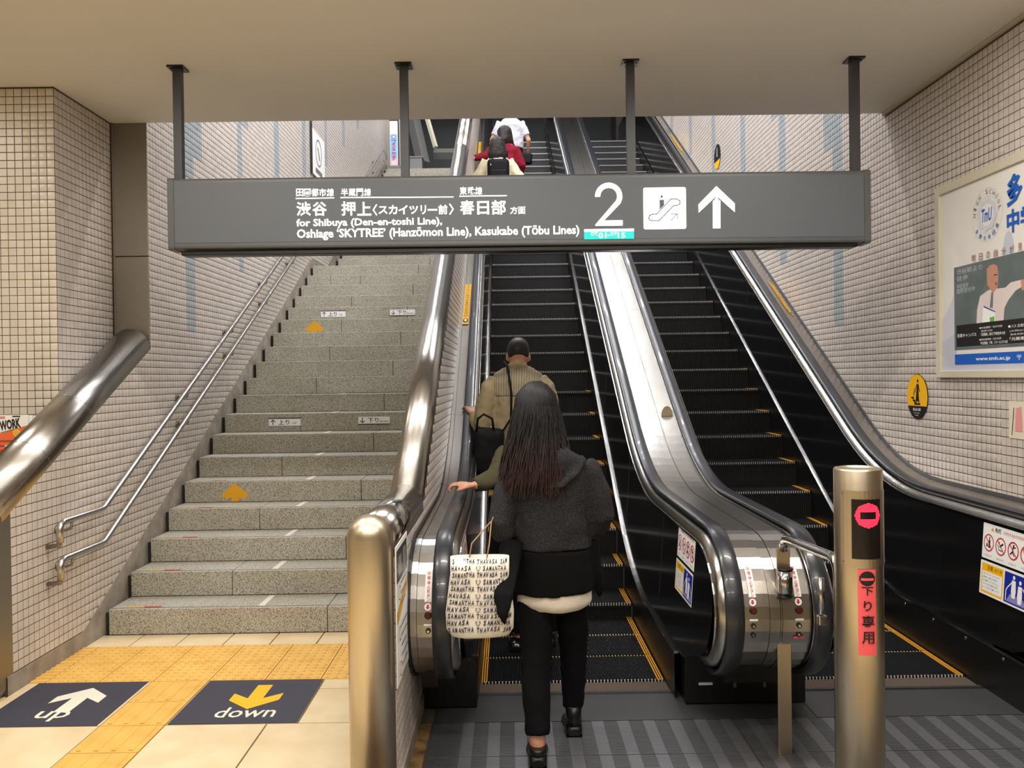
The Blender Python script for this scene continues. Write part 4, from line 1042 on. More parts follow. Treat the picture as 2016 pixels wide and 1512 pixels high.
for ch, z0, z1, x0, x1 in (('下', .838, .868, .004, .043), ('り', .782, .818, .010, .037), ('専', .722, .766, .004, .046), ('用', .665, .708, .004, .044)): p.text(ch, x0, z0, x1, z1, blk, .012)
p.build('sticker', t)
for x, z in ((-.068, 1.222), (-.066, .978), (.108, .978)):
    c_ = fnB(x, z, .002); n_ = (fnB(x, z, 1)-fnB(x, z, 0)).normalized(); m = MB(); m.tube([c_, c_+n_*.0015], .0035, 10); m.build('screw', steel_dull, t)

# ------------------------------------------------------------------ barrier rail and belt post
t = empty('barrier_rail', (1.18, 3.4, 0), 'bent stainless barrier rail with a flat post beside the bollard', 'barrier')
m = MB(); m.box(1.146, 1.205, 3.672, 3.682, 0, .90, ch=.002); m.build('flat_post', steel_warm, t)
m = MB(); m.tube([(1.176, 3.677, .89), (1.176, 3.67, .925), (1.178, 3.645, .945), (1.18, 3.6, .95)]+[(1.18+.05*k/4, 3.6-.33*k/4, .95) for k in range(1, 5)]+[(1.232, 3.235, .942), (1.234, 3.215, .92), (1.235, 3.208, .89), (1.235, 3.208, 0)], .0195, 18); m.build('bent_tube', steel_pol, t)
m = MB(); m.tube([(1.202, 3.3, .86), (1.202, 3.3, .72)], .0115, 14); m.build('inner_tube', steel_pol, t)
m = MB(); m.box(1.186, 1.222, 3.285, 3.315, .675, .715, ch=.006); m.build('clamp', steel, t)
m = MB(); m.tube([(1.176, 3.655, .81), (1.176, 3.655, .70)], .031, 24); o = m.build('belt_head', steel_pol, t)
m = MB(); m.tube([(1.176, 3.655, .818), (1.176, 3.655, .81)], .033, 24); m.build('belt_head_cap', blackmat, t); m = MB(); m.tube([(1.176, 3.655, .70), (1.176, 3.655, .694)], .033, 24); m.build('belt_head_cap', blackmat, t)
m = MB(); m.box(1.180, 1.196, 3.618, 3.632, .712, .785); m.build('belt_slot', blackmat, t)

# ------------------------------------------------------------------ magazine rack at left
t = empty('magazine_rack', (-3.2, 5.4, 1.05), 'wire rack of free papers with an orange fringed board behind the sloping steel cap', 'rack')
RY = 5.30
m = MB(); m.box(-3.7, -2.995, 5.40, 5.50, .75, 1.40); m.build('back_tray', pm('rack_grey', (150, 146, 140), .5), t)
m = MB()
for pts_ in ([(-3.45, RY-.012, 1.19), (-3.45, RY-.012, 1.275), (-3.245, RY-.012, 1.275), (-3.245, RY-.012, 1.19)], [(-3.145, RY-.012, 1.19), (-3.145, RY-.012, 1.275), (-2.97, RY-.012, 1.275), (-2.97, RY-.012, 1.19)]): m.tube(pts_, .0035, 8)
m.build('wire_holder', white, t)
m = MB(); m.box(-3.7, -3.0, RY-.008, RY, .80, 1.20); m.build('front_board', white, t)
p = Print((-3.7, RY-.0082, .80), (1, 0, 0), (0, 0, 1), step=.0004)
p.rect(0, .375, .47, .40, red); p.rect(.47, .375, .56, .40, blk); p.rect(.56, .375, .70, .40, red); p.text('職探し', .49, .38, .54, .395, white)
p.text('年', .425, .285, .475, .345, red, .02); p.text('収', .49, .285, .54, .345, red, .02); p.text('×', .465, .25, .485, .27, grey_t); p.text('家', .36, .20, .41, .25, blk, .02); p.text('の', .425, .20, .47, .245, blk, .02)
p.ring(.385, .315, .035, .004, grey_t); p.rect(0, .155, .7, .163, pm('crimson_line', (170, 40, 80), .5)); p.rect(.2, .1, .40, .14, blue); p.build('print', t)
mg = []
for k in range(4):
    z = .0; x0 = -3.275+.022*k; y = RY+.012*(k+1)
    tt = empty('magazine', (x0, y, 1.17), ('front orange and white free job magazine in the wire rack' if k == 0 else ('second magazine in the wire rack, only its edge showing' if k == 1 else ('third magazine in the wire rack, only its edge showing' if k == 2 else 'rearmost magazine in the wire rack, standing against the tray'))), 'magazine', 'free magazines in the rack')
    m = MB(); m.box(x0, x0+.26, y, y+.008, 1.17, 1.465-.004*k); m.build('cover', paper, tt)
    p = Print((x0, y-.0002, 1.17), (1, 0, 0), (0, 0, 1), step=.0004, h0=.0002)
    p.poly([(0, 0), (.26, 0), (.26, .23), (0, .155)], pm('magazine_orange', (226, 104, 56), .5))
    p.text('WORK', .085, .205, .215, .268, blk, .045, shear=.12, rot=.16); p.text('TOWN', .01, .185, .085, .203, blk, .02, rot=.12)
    p.line([(.09, .185), (.19, .21)], .003, blk); p.text('東急線沿線版', .015, .272, .12, .288, red, .01); p.rect(.165, .283, .215, .290, blk)
    p.disc(.19, .183, .024, .024, yel); p.disc(.19, .183, .018, .018, pm('gold_seal', (220, 170, 60), .5))
    for q in range(3): p.rect(.03, .13-.03*q, .16+.02*q, .137-.03*q, maroon)
    p.build('print', tt)

# ------------------------------------------------------------------ top of the stairs and the hall beyond
uf = MB(); uf.box(-6, 6, 18.9, 27, TOPZ-.4, TOPZ-.005); uf.box(XC1-.6, XR, 18.0, 18.9, TOPZ-.4, TOPZ-.005); uf.build('floor_upper', pm('upper_floor', (120, 116, 108), .5), kind='structure')
dkw = pm('dark_wall_panel', (70, 72, 73), .55); beam = pm('grey_steel_beam', (112, 112, 110), .5)
u = MB(); u.box(-8, 8, 26, 26.2, TOPZ-.5, 9.7); u.build('wall_far', dkw, kind='structure')
u = MB(); u.box(3.2, 3.3, 18, 26, TOPZ-.5, 9.7); u.build('wall_upper_right', dkw, kind='structure')
def slanted(name, label, a, b, wdt, thk, mat):
    t_ = empty(name, a, label, 'beam'); A, B = Vector(a), Vector(b); m = MB(); m.tube([A, B], [(wdt/1.414, thk/1.414)]*2, 4, sm=False); m.build('beam_body', mat, t_); return t_
slanted('steel_beam', 'broad grey sloping beam behind the top of the stairs', (-2.45, 22, 8.6), (-2.12, 21.6, 7.1), .24, .24, beam)
slanted('steel_beam', 'thin pale sloping rail right of the broad grey beam', (-2.1, 21.4, 8.6), (-1.75, 21, 7.35), .085, .085, pm('pale_rail', (186, 180, 160), .5))
slanted('steel_beam', 'horizontal grey beam behind the top of the stairs', (-1.9, 22.2, 7.50), (-.6, 22.2, 7.50), .2, .2, beam)
slanted('steel_beam', 'dark slanted strut near the top of the left escalator', (-1.0, 23, 9.0), (.9, 23.4, 7.6), .05, .05, dkw)
slanted('steel_beam', 'grey upright post on the landing at the stair head', (-2.33, 18.75, TOPZ), (-2.33, 18.75, 8.4), .05, .05, pm('pale_post', (186, 186, 184), .5))
t_ = empty('service_box', (-2.2, 20.4, TOPZ), 'plain grey box standing on the floor beyond the stair head', 'box'); m = MB(); m.box(-2.32, -2.02, 20.3, 20.6, TOPZ, 6.92, ch=.01); m.build('box_body', beam, t_); m = MB(); m.box(-2.34, -2.0, 20.28, 20.62, 6.92, 6.95); m.build('box_lid', beam, t_)
t_ = empty('post_cone', (-1.55, 20.6, TOPZ), 'dull orange rounded marker beyond the stair head', 'marker'); m = MB(); m.rings([[(-1.28+r*cos(2*pi*k/18), 20.6+r*sin(2*pi*k/18), z) for k in range(18)] for z, r in ((TOPZ, .12), (TOPZ+.35, .11), (TOPZ+.52, .08), (TOPZ+.6, .02))]); m.build('marker_body', pm('dull_orange', (176, 92, 70), .5), t_)
t_ = empty('banner', (-2.47, 18.68, TOPZ), 'narrow blue and pink upright banner with red Japanese lettering at the stair head', 'banner')
m = MB(); m.box(-2.556, -2.386, 18.66, 18.70, TOPZ+.08, 7.30); m.build('panel', pm('banner_white', (238, 238, 236), .4), t_)
m = MB(); m.box(-2.60, -2.34, 18.62, 18.74, TOPZ, TOPZ+.08); m.build('foot', beam, t_)
p = Print((-2.556, 18.659, TOPZ+.08), (1, 0, 0), (0, 0, 1), step=.001)
p.rect(.008, .0, .162, .70, pm('banner_sky', (130, 184, 226), .4)); p.rect(.008, .0, .162, .17, pm('banner_pink', (226, 170, 190), .4)); p.rect(.03, .03, .14, .12, mist)
p.disc(.085, .64, .045, .045, maroon); p.disc(.085, .64, .032, .032, pale); p.text('PLUM', .035, .545, .135, .58, dblue, .02); p.vtext('ダイニング', .085, .525, .085, .078, red, .03); p.build('print', t_)

# ------------------------------------------------------------------ organic helper and people
def organic(name, mb, voxel, mats, parent, smooth=4, noise=None, **k):
    me = mb.mesh('tmp', mats, parent); o = bpy.data.objects.new('tmp', me); C.objects.link(o)
    r = o.modifiers.new('r', 'REMESH'); r.mode = 'VOXEL'; r.voxel_size = voxel; r.use_smooth_shade = True
    s = o.modifiers.new('s', 'SMOOTH'); s.factor = .6; s.iterations = smooth
    if noise:
        tx = bpy.data.textures.new('folds', 'CLOUDS'); tx.noise_scale = noise[0]; d = o.modifiers.new('d', 'DISPLACE'); d.texture = tx; d.strength = noise[1]; d.mid_level = .5
    dg = bpy.context.evaluated_depsgraph_get()
    me2 = bpy.data.meshes.new_from_object(o.evaluated_get(dg)); me2.name = name
    me2.materials.clear()
    for m in (mats if isinstance(mats, (list, tuple)) else [mats]): me2.materials.append(m)
    me2.polygons.foreach_set('use_smooth', [True]*len(me2.polygons))
    if len(me2.materials) == 1: me2.polygons.foreach_set('material_index', [0]*len(me2.polygons))
    bpy.data.objects.remove(o); bpy.data.meshes.remove(me)
    return tag(link(me2, name, parent), **k)
skin = pm('skin', (206, 150, 122), .5, var=(30, (190, 130, 104), .4, .7))
def hand(mb, wrist, fwd, down, side, curl=.9, s=1.):
    """left-to-right fingers along side; fwd = pointing direction, down = palm side, thumb at -side"""
    W, f, d, sd = Vector(wrist), Vector(fwd).normalized(), Vector(down).normalized(), Vector(side).normalized()
    k = W+f*.085*s
    for q in (-.03, -.012, .012, .03):
        mb.tube([W+sd*q*.6*s, W+f*.045*s+sd*q*.95*s, k+sd*q*s], [.013*s, .0145*s, .0125*s], 10)
    for i, (q, L) in enumerate(((-.033, .9), (-.011, 1.), (.011, .95), (.032, .75))):
        a = k+sd*q*s; pts = [a-f*.012*s]
        ang = .25; p_ = a
        for j, (l, dn) in enumerate(((.040, .25), (.026, .25+curl*.6), (.021, .25+curl*1.15))):
            v = f*cos(dn)+d*sin(dn); p_ = p_+v*l*L*s; pts.append(p_.copy())
        mb.tube(pts, [.0098*s, .0092*s, .0083*s, .0068*s], 10)
    tb = W+f*.02*s-sd*.026*s
    mb.tube([tb, tb-sd*.022*s+f*.022*s+d*.008*s, tb-sd*.03*s+f*.05*s+d*.02*s, tb-sd*.026*s+f*.072*s+d*.03*s], [.0135*s, .0118*s, .0105*s, .008*s], 10)
def head(mb, c, s=1., yaw=0.):
    """human head looking +Y (rotated by yaw)"""
    h = MB(); cx, cy, cz = 0, 0, 0
    h.ell((0, -.012*s, .02*s), (.076*s, .092*s, .098*s), 20, 14)
    h.loft([(0, .03*s, -.115*s, .022*s, .022*s), (0, .028*s, -.10*s, .042*s, .045*s), (0, .02*s, -.06*s, .058*s, .066*s), (0, .012*s, -.01*s, .068*s, .08*s), (0, 0, .04*s, .070*s, .086*s)], 20)
    h.tube([(0, .088*s, .01*s), (0, .108*s, -.025*s), (0, .094*s, -.034*s)], [.007*s, .013*s, .009*s], 8)
    for x in (-1, 1):
        h.ell((x*.077*s, -.005*s, -.008*s), (.010*s, .018*s, .031*s), 10, 8)
        h.ell((x*.03*s, .078*s, .012*s), (.016*s, .012*s, .009*s), 10, 6)
        h.ell((x*.032*s, .08*s, .034*s), (.02*s, .008*s, .005*s), 8, 5)
    h.ell((0, .088*s, -.062*s), (.022*s, .009*s, .007*s), 10, 6)
    c_, s_ = cos(yaw), sin(yaw)
    mb.add([(c[0]+x*c_-y*s_, c[1]+x*s_+y*c_, c[2]+z) for x, y, z in h.v], h.f, 0, True)
def limb(mb, pts, rr, n=14): mb.tube(pts, rr, n)
def shoe(parent, heel, L=.25, yaw=0., mat=None, boot=.0, pitch=0., w_=.046):
    mat = mat or blackmat; m = MB(); c_, s_ = cos(yaw), sin(yaw)
    secs = [(0, .006, .030, .030), (.02, .0, w_*.8, .055), (.07, 0, w_*.86, .07 if not boot else .085), (.12, 0, w_*.92, .055), (.18, 0, w_*1.05, .036), (.225, 0, w_*.9, .026), (L, .002, w_*.45, .014)]
    rs = []
    for y, z0, hw, h in secs:
        ring = []
        for k in range(16):
            a = 2*pi*k/16; x = hw*cos(a); z = z0+h*.5+h*.5*sin(a) if sin(a) > 0 else z0+h*.5+h*.5*max(-1, sin(a)*1.6)
            Y_ = y; zz = z+0
            yy = Y_*cos(pitch)-zz*sin(pitch)*0; zz = zz+Y_*sin(-pitch)
            ring.append((heel[0]+x*c_-yy*s_, heel[1]+x*s_+yy*c_, heel[2]+zz))
        rs.append(ring)
    m.rings(rs)
    if boot: m.loft([(heel[0]-.045*s_, heel[1]+.045*c_, heel[2]+.05-.05*sin(pitch), .037, .045), (heel[0]-.045*s_, heel[1]+.045*c_, heel[2]+boot, .036, .042)], 16)
    o = m.build('shoe', mat, parent)
    m = MB(); yy = [(0.0, w_*.78), (.06, w_*.86), (.12, w_*.8), (.18, w_*1.07), (.225, w_*.92), (L+.003, w_*.4)]
    def P3(x, y, z): return (heel[0]+x*c_-y*s_, heel[1]+x*s_+y*c_, heel[2]+z-y*sin(pitch))
    for (ya, wa), (yb, wb) in zip(yy, yy[1:]):
        m.add([P3(-wa, ya, .0), P3(wa, ya, .0), P3(wb, yb, .0), P3(-wb, yb, .0), P3(-wa, ya, .014), P3(wa, ya, .014), P3(wb, yb, .014), P3(-wb, yb, .014)], [(0, 1, 2, 3), (4, 5, 6, 7), (0, 3, 7, 4), (1, 2, 6, 5)])
    m.build('sole', blk, o)
    return o

# shaders for clothes
def clothmat(name, rgb, rough=.9, scale=500, strength=.25, stretch=(1, 1, 1), var=None): return pm(name, rgb, rough, bump=(scale, strength, stretch), var=var, spec=.15)
knit = clothmat('charcoal_marl_knit', (52, 52, 55), var=(160, (32, 32, 34), .35, .65)); knitb = clothmat('black_knit', (13, 13, 14)); shirtw = clothmat('white_cotton', (220, 210, 196), .85, 200)
trou = clothmat('black_trouser_cloth', (13, 13, 16), .85, 300); hairdk = None
def hairmat(name, top, tip, z0, z1):
    m = pm(name, top, .5, spec=.3); nt = m.node_tree; b = nt.nodes['Principled BSDF']; g = nt.nodes.new('ShaderNodeNewGeometry'); sx = nt.nodes.new('ShaderNodeSeparateXYZ'); mr = nt.nodes.new('ShaderNodeMapRange')
    mr.inputs[1].default_value = z0; mr.inputs[2].default_value = z1; r = nt.nodes.new('ShaderNodeMix'); r.data_type = 'RGBA'; r.inputs['A'].default_value = (*lin(tip), 1); r.inputs['B'].default_value = (*lin(top), 1)
    mp = nt.nodes.new('ShaderNodeMapping'); mp.inputs['Scale'].default_value = (160, 160, 6); n = nt.nodes.new('ShaderNodeTexNoise'); n.inputs['Scale'].default_value = 1; bp = nt.nodes.new('ShaderNodeBump'); bp.inputs['Strength'].default_value = .5; bp.inputs['Distance'].default_value = .004
    nt.links.new(g.outputs['Position'], sx.inputs[0]); nt.links.new(sx.outputs[2], mr.inputs[0]); nt.links.new(mr.outputs[0], r.inputs['Factor']); nt.links.new(r.outputs['Result'], b.inputs['Base Color'])
    nt.links.new(g.outputs['Position'], mp.inputs['Vector']); nt.links.new(mp.outputs[0], n.inputs['Vector']); nt.links.new(n.outputs['Fac'], bp.inputs['Height']); nt.links.new(bp.outputs[0], b.inputs['Normal'])
    return m
def strands(mb, c, rx, ry, rz, zb, n, spread, rnd, rad=.004, back=-.02, a_lo=150, a_hi=390, wave=.01, zjit=.05):
    for i in range(n):
        a = radians(rnd.uniform(a_lo, a_hi)); k = rnd.uniform(.0, 1.)
        top = Vector((c[0]+.02*cos(a), c[1]+.02*sin(a), c[2]+rz*1.02))
        P = [top]
        for q in (.35, .7, 1.): 
            t_ = q*pi/2; P.append(Vector((c[0]+rx*sin(t_)*cos(a), c[1]+ry*sin(t_)*sin(a), c[2]+rz*cos(t_))))
        zend = zb+rnd.uniform(-zjit, zjit); z = c[2]; m_ = 5; ph = rnd.uniform(0, 6.28)
        for j in range(1, m_+1):
            q = j/m_; zz = c[2]+(zend-c[2])*q; g_ = 1+spread*q**1.3
            P.append(Vector((c[0]+rx*g_*cos(a)+wave*sin(ph+q*5), c[1]+ry*(1+spread*.35*q)*sin(a)+back*q+wave*.5*cos(ph+q*4), zz)))
        mb.tube(P, [rad*.6]+[rad]*(len(P)-2)+[rad*.25], 5, caps=False)

# ---- woman in front
WX, WY = .17, 3.80
wo = empty('person', (WX, WY, 0), 'woman with long brown hair, charcoal hooded cardigan and black trousers walking to the escalator', 'person')
b = MB()
hc = (.112, 3.80, 1.502)
head(b, hc, .98)
limb(b, [(.12, 3.78, 1.43), (.14, 3.775, 1.34), (.15, 3.775, 1.28)], [.05, .052, .07])
b.loft([(.18, 3.80, .80, .12, .09), (.18, 3.80, .87, .155, .105), (.18, 3.79, .95, .145, .10), (.178, 3.785, 1.03, .12, .09), (.176, 3.785, 1.13, .135, .098), (.174, 3.785, 1.22, .15, .10), (.17, 3.785, 1.30, .13, .075), (.16, 3.785, 1.33, .08, .055)], 24)
for pts, rr in (([(.03, 3.785, 1.275), (-.015, 3.745, 1.16), (-.055, 3.70, 1.0)], [.047, .042, .036]), ([(-.055, 3.70, 1.0), (.0, 3.84, .99), (.05, 3.98, 1.02)], [.036, .03, .024]),
                ([(.325, 3.795, 1.265), (.375, 3.79, 1.15), (.405, 3.785, 1.01)], [.047, .042, .036]), ([(.405, 3.785, 1.01), (.33, 3.92, 1.03), (.26, 4.02, 1.06)], [.036, .03, .024])): limb(b, pts, rr)
hand(b, (.05, 3.98, 1.02), (.55, .6, .2), (.3, -.3, .9), (-.3, .3, .5), 1.0, .93); hand(b, (.26, 4.02, 1.06), (-.6, .6, .1), (-.3, -.3, .9), (-.3, -.3, -.5), 1.0, .93)
limb(b, [(.105, 3.80, .86), (.10, 3.76, .50), (.098, 3.655, .12), (.098, 3.645, .07)], [.085, .058, .036, .036]); limb(b, [(.25, 3.80, .86), (.27, 3.88, .50), (.272, 3.945, .13), (.272, 3.95, .08)], [.085, .058, .036, .036])
b.ell((.098, 3.68, .045), (.035, .09, .035), 12, 8); b.ell((.272, 3.99, .045), (.035, .09, .035), 12, 8)
organic('body', b, .009, skin, wo, 3)
b = MB()
b.loft([(.18, 3.80, .74, .13, .095), (.18, 3.80, .80, .158, .115), (.18, 3.80, .90, .168, .118), (.18, 3.795, .98, .15, .11)], 24)
limb(b, [(.105, 3.80, .86), (.102, 3.78, .66), (.10, 3.75, .47), (.098, 3.68, .24), (.097, 3.645, .115)], [.094, .084, .072, .060, .053], 18)
limb(b, [(.253, 3.80, .86), (.265, 3.85, .66), (.273, 3.88, .47), (.276, 3.93, .25), (.274, 3.945, .115)], [.094, .082, .068, .056, .050], 18)
organic('trousers', b, .011, trou, wo, 5, noise=(.09, .014))
b = MB(); b.loft([(.19, 3.795, .600+.0, .0, .0, 0, 0), (.185, 3.795, .628, .13, .12, 0, 0), (.183, 3.795, .655, .170, .138, 0, 0), (.183, 3.795, .72, .172, .138), (.18, 3.795, .9, .155, .125)][1:], 28)
organic('shirt', b, .01, shirtw, wo, 3, noise=(.12, .012))
# cardigan: grey upper and black lower, with sleeves and hood
def cardi_secs(lo):
    S_ = [(.18, 3.79, .705, .186, .146, .035, .02), (.18, 3.79, .735, .188, .148), (.18, 3.79, .80, .186, .146), (.18, 3.788, .90, .180, .140), (.18, 3.786, 1.0, .172, .134), (.18, 3.785, 1.1, .170, .128), (.178, 3.785, 1.19, .175, .124), (.175, 3.785, 1.26, .175, .108), (.17, 3.785, 1.30, .14, .09), (.155, 3.785, 1.335, .09, .075)]
    return S_
b = MB(); b.loft([q for q in cardi_secs(0) if q[2] > .87], 30)
limb(b, [(.045, 3.787, 1.262), (.02, 3.775, 1.22), (-.025, 3.745, 1.12), (-.052, 3.705, 1.01), (-.045, 3.71, .985), (.0, 3.82, .98), (.04, 3.93, 1.0)], [.066, .070, .065, .058, .056, .052, .044], 18)
limb(b, [(.31, 3.79, 1.255), (.335, 3.79, 1.22), (.378, 3.79, 1.12), (.405, 3.785, 1.02), (.40, 3.80, .99), (.35, 3.89, 1.01), (.29, 3.97, 1.04)], [.066, .072, .068, .060, .056, .050, .044], 18)
# hood lying on the back
limb(b, [(.03, 3.74, 1.30), (.035, 3.70, 1.27), (.08, 3.668, 1.225), (.15, 3.652, 1.195), (.215, 3.652, 1.195), (.275, 3.672, 1.245), (.31, 3.72, 1.30)], [(.03, .018)]*7, 14)
b.ell((.168, 3.705, 1.275), (.135, .058, .085), 22, 14)
organic('cardigan', b, .0095, knit, wo, 5, noise=(.11, .022))
b = MB(); b.loft([(q[0], q[1], q[2], q[3]*.985, q[4]*.985)+tuple(q[5:]) for q in cardi_secs(0) if q[2] < .92], 30)
# longer front corners hanging at either side
b.rings([[(x, y, z) for x, y in ((-.015, 3.80), (.02, 3.86), (.05, 3.87), (.03, 3.80), (.01, 3.74), (-.01, 3.75))] for x0, z in ((0, .92), (0, .75), (0, .66))], caps=True)
limb(b, [(-.0, 3.70, .94), (-.022, 3.62, .83), (-.04, 3.535, .745), (-.042, 3.51, .68), (-.036, 3.505, .63)], [(.05, .03), (.052, .026), (.046, .02), (.028, .014), (.008, .006)], 16)
limb(b, [(.355, 3.80, .92), (.375, 3.81, .80), (.392, 3.82, .71), (.39, 3.82, .66)], [(.04, .03), (.045, .03), (.035, .022), (.008, .006)], 16)
organic('cardigan_hem_panel', b, .0095, knitb, wo, 4, noise=(.13, .014), label='black lower band of the cardigan')
# hair
rnd = random.Random(3); hm = hairmat('long_brown_hair', (15, 14, 16), (56, 34, 32), 1.14, 1.42)
b = MB()
hx, hy, hz = hc
b.ell((hx, hy-.008, hz+.028), (.088, .104, .100), 26, 18)
b.loft([(hx+.035, hy-.080, 1.16, .120, .028), (hx+.036, hy-.082, 1.205, .152, .042), (hx+.030, hy-.075, 1.27, .148, .062), (hx+.018, hy-.058, 1.34, .130, .080), (hx+.006, hy-.038, 1.42, .112, .095), (hx, hy-.02, 1.50, .092, .100), (hx, hy-.012, 1.55, .086, .098)], 30)
base = organic('hair', b, .0085, hm, wo, 3, noise=(.03, .012))
b = MB()
strands(b, (hx+.004, hy-.012, hz+.03), .096, .108, .104, 1.19, 420, .72, rnd, .0036, -.035, 175, 365, .012, .06)
tag(b.build('hair_strands', hm, base), kind='stuff')
shoe(wo, (.098, 3.575, .0), .245, 0, blackmat, .075, 0)
shoe(wo, (.274, 3.885, 0), .245, 0, blackmat, .135, 0)

# ---- tote bag on her left forearm
tb = empty('tote_bag', (-.14, 3.60, .57), 'cream canvas tote bag covered in navy handwritten lettering, hanging from the woman arm', 'bag')
canvas = clothmat('cream_canvas', (238, 230, 214), .9, 260, .2); ink_n = pm('navy_ink', (38, 40, 70), .7)
secs = [(.562, .093, .038), (.569, .123, .048), (.598, .143, .056), (.668, .145, .056), (.760, .134, .05), (.833, .125, .044), (.900, .125, .038)]
TX, TY = -.142, 3.60
m = MB(); rs = []
for z, rx, ry in secs:
    ring = []
    for k in range(48):
        a = 2*pi*k/48; ca, sa = cos(a), sin(a); x = rx*math.copysign(abs(ca)**.55, ca); y = ry*math.copysign(abs(sa)**.75, sa)
        wz = .006*sin(3*a+z*30) if z < .9 else 0; zz = z+(.012*abs(ca)-.0)*(1 if z > .9 else 0)
        ring.append((TX+x+.012*(z-.58), TY+y+wz, zz))
    rs.append(ring)
inner_r = [[(TX+(x-TX)*.97, TY+(y-TY)*.93, z-.002) for x, y, z in rs[-1]], [(TX+(x-TX)*.92, TY+(y-TY)*.8, z-.11) for x, y, z in rs[-1]]]
m.rings(rs+inner_r, caps=True); m.build('bag_body', canvas, tb)
def fnT(x, y, h):
    z = .568+y*.93
    for (za, xa, ya), (zb2, xb2, yb2) in zip(secs, secs[1:]):
        if za <= z <= zb2: q = (z-za)/(zb2-za); rx = xa+(xb2-xa)*q; ry = ya+(yb2-ya)*q; break
    else: rx, ry = secs[-1][1:]
    u_ = max(-.985, min(.985, x)); ca = math.copysign(abs(u_)**(1/.55), u_); sa = -sqrt(max(0, 1-ca*ca)); a = atan2(sa, ca)
    wz = .006*sin(3*a+z*30)
    return Vector((TX+rx*u_+.012*(z-.58), TY-ry*abs(sa)**.75+wz-h-.0035, z))
p = Print(fn=fnT, step=.00002)
def heart(cx, cy):
    H_ = [(0, -.012), (-.075, .004), (-.07, .012), (-.03, .013), (0, .006), (.03, .013), (.07, .012), (.075, .004), (0, -.012)]
    p.h += p.step
    for (xa, ya), (xb, yb) in zip(H_, H_[1:]): p.mb.add([p.fn(cx+xa, cy+ya, p.h), p.fn(cx+xb, cy+yb, p.h), p.fn(cx+xb*.72, cy+yb*.72+.001, p.h), p.fn(cx+xa*.72, cy+ya*.72+.001, p.h)], [(0, 1, 2, 3)], p.mi(ink_n))
rowz = [.332-.0305*k for k in range(11)]
for r, z in enumerate(rowz):
    wj = lambda: rnd.uniform(-.03, .03)
    if r % 2 == 0: words = [('SAMANTHA', -.92, -.15), ('THAVASA', -.08, .62), ('SAM', .70, .95)]
    else: words = [('HAVASA', -.95, -.28), ('♡', -.13, .05), ('SAMANTHA', .12, .92)]
    for t_, x0, x1 in words:
        if t_ == '♡': heart((x0+x1)/2, z+.006); continue
        n_ = len(t_)
        for i, ch in enumerate(t_):
            xa = x0+(x1-x0)*i/n_+rnd.uniform(-.01, .01); xb_ = xa+(x1-x0)/n_*.82; zz = z-.003+rnd.uniform(-.002, .002)+.004*(i/n_)
            p.text(ch, xa, zz, xb_, zz+.0235, ink_n, .035, shear=.15)
p.build('lettering', tb)
leather = pm('tan_leather_strap', (168, 132, 100), .6)
for dx, dy in ((.045, -.045), (-.03, .045)):
    m = MB(); m.tube([(TX+dx-.012, TY+dy*.7, .89), (TX+dx+.0, TY+dy*.6, .95), (-.088, 3.67+dy*.3, 1.035), (-.075, 3.70+dy*.2, 1.06), (-.055, 3.71+dy*.3, 1.062), (-.035, 3.71, 1.03)], [(.0085, .003)]*6, 8); m.build('strap', leather, tb)

# ---- man in beige jacket
MX, MY, MZ = .06, 6.33, .28
mn = empty('person', (MX, MY, MZ), 'balding man in a beige striped jacket with black shoulder bag, holding the left handrail', 'person')
b = MB(); hc = (.066, 6.36, 1.812)
head(b, hc, 1.09)
limb(b, [(.065, 6.33, 1.770), (.062, 6.315, 1.765), (.06, 6.31, 1.705)], [.058, .060, .08])
b.loft([(.06, 6.33, 1.120, .15, .105), (.06, 6.33, 1.220, .165, .115), (.06, 6.32, 1.340, .155, .11), (.06, 6.31, 1.494, .17, .115), (.06, 6.31, 1.645, .17, .105), (.06, 6.31, 1.725, .12, .075)], 24)
limb(b, [(-.10, 6.31, 1.60), (-.17, 6.28, 1.463), (-.205, 6.27, 1.300)], [.05, .045, .04]); limb(b, [(-.205, 6.27, 1.300), (-.25, 6.42, 1.330), (-.288, 6.535, 1.385)], [.04, .034, .027])
limb(b, [(.22, 6.31, 1.60), (.275, 6.30, 1.431), (.285, 6.33, 1.270)], [.05, .045, .04]); limb(b, [(.285, 6.33, 1.270), (.27, 6.44, 1.200), (.25, 6.52, 1.150)], [.04, .034, .027])
hand(b, (-.288, 6.535, 1.385), (-.28, .80, .40), (-.35, .1, -.85), (-.8, -.2, 0), 1.2, 1.08); hand(b, (.25, 6.52, 1.150), (-.1, .7, -.6), (-1, 0, 0), (0, .6, .6), .6, 1.05)
limb(b, [(-.02, 6.33, 1.140), (-.03, 6.36, .74), (-.03, 6.34, .38)], [.10, .065, .045]); limb(b, [(.14, 6.33, 1.140), (.15, 6.36, .74), (.15, 6.36, .38)], [.10, .065, .045])
b.ell((-.03, 6.39, .33), (.04, .10, .04), 12, 8); b.ell((.15, 6.41, .33), (.04, .10, .04), 12, 8)
organic('body', b, .0095, skin, mn, 3)
beige = clothmat('beige_cotton', (158, 144, 112), .9, 200, .3, var=(5, (140, 126, 96), .4, .7))
stripe_m = pm('striped_yoke', (170, 158, 128), .9); nt = stripe_m.node_tree; wv = nt.nodes.new('ShaderNodeTexWave'); wv.bands_direction = 'X'; wv.inputs['Scale'].default_value = 26; wv.inputs['Distortion'].default_value = .6; gg = nt.nodes.new('ShaderNodeNewGeometry'); rr_ = nt.nodes.new('ShaderNodeValToRGB')
rr_.color_ramp.elements[0].position = .25; rr_.color_ramp.elements[0].color = (*lin((52, 48, 42)), 1); rr_.color_ramp.elements[1].position = .5; rr_.color_ramp.elements[1].color = (*lin((176, 162, 132)), 1)
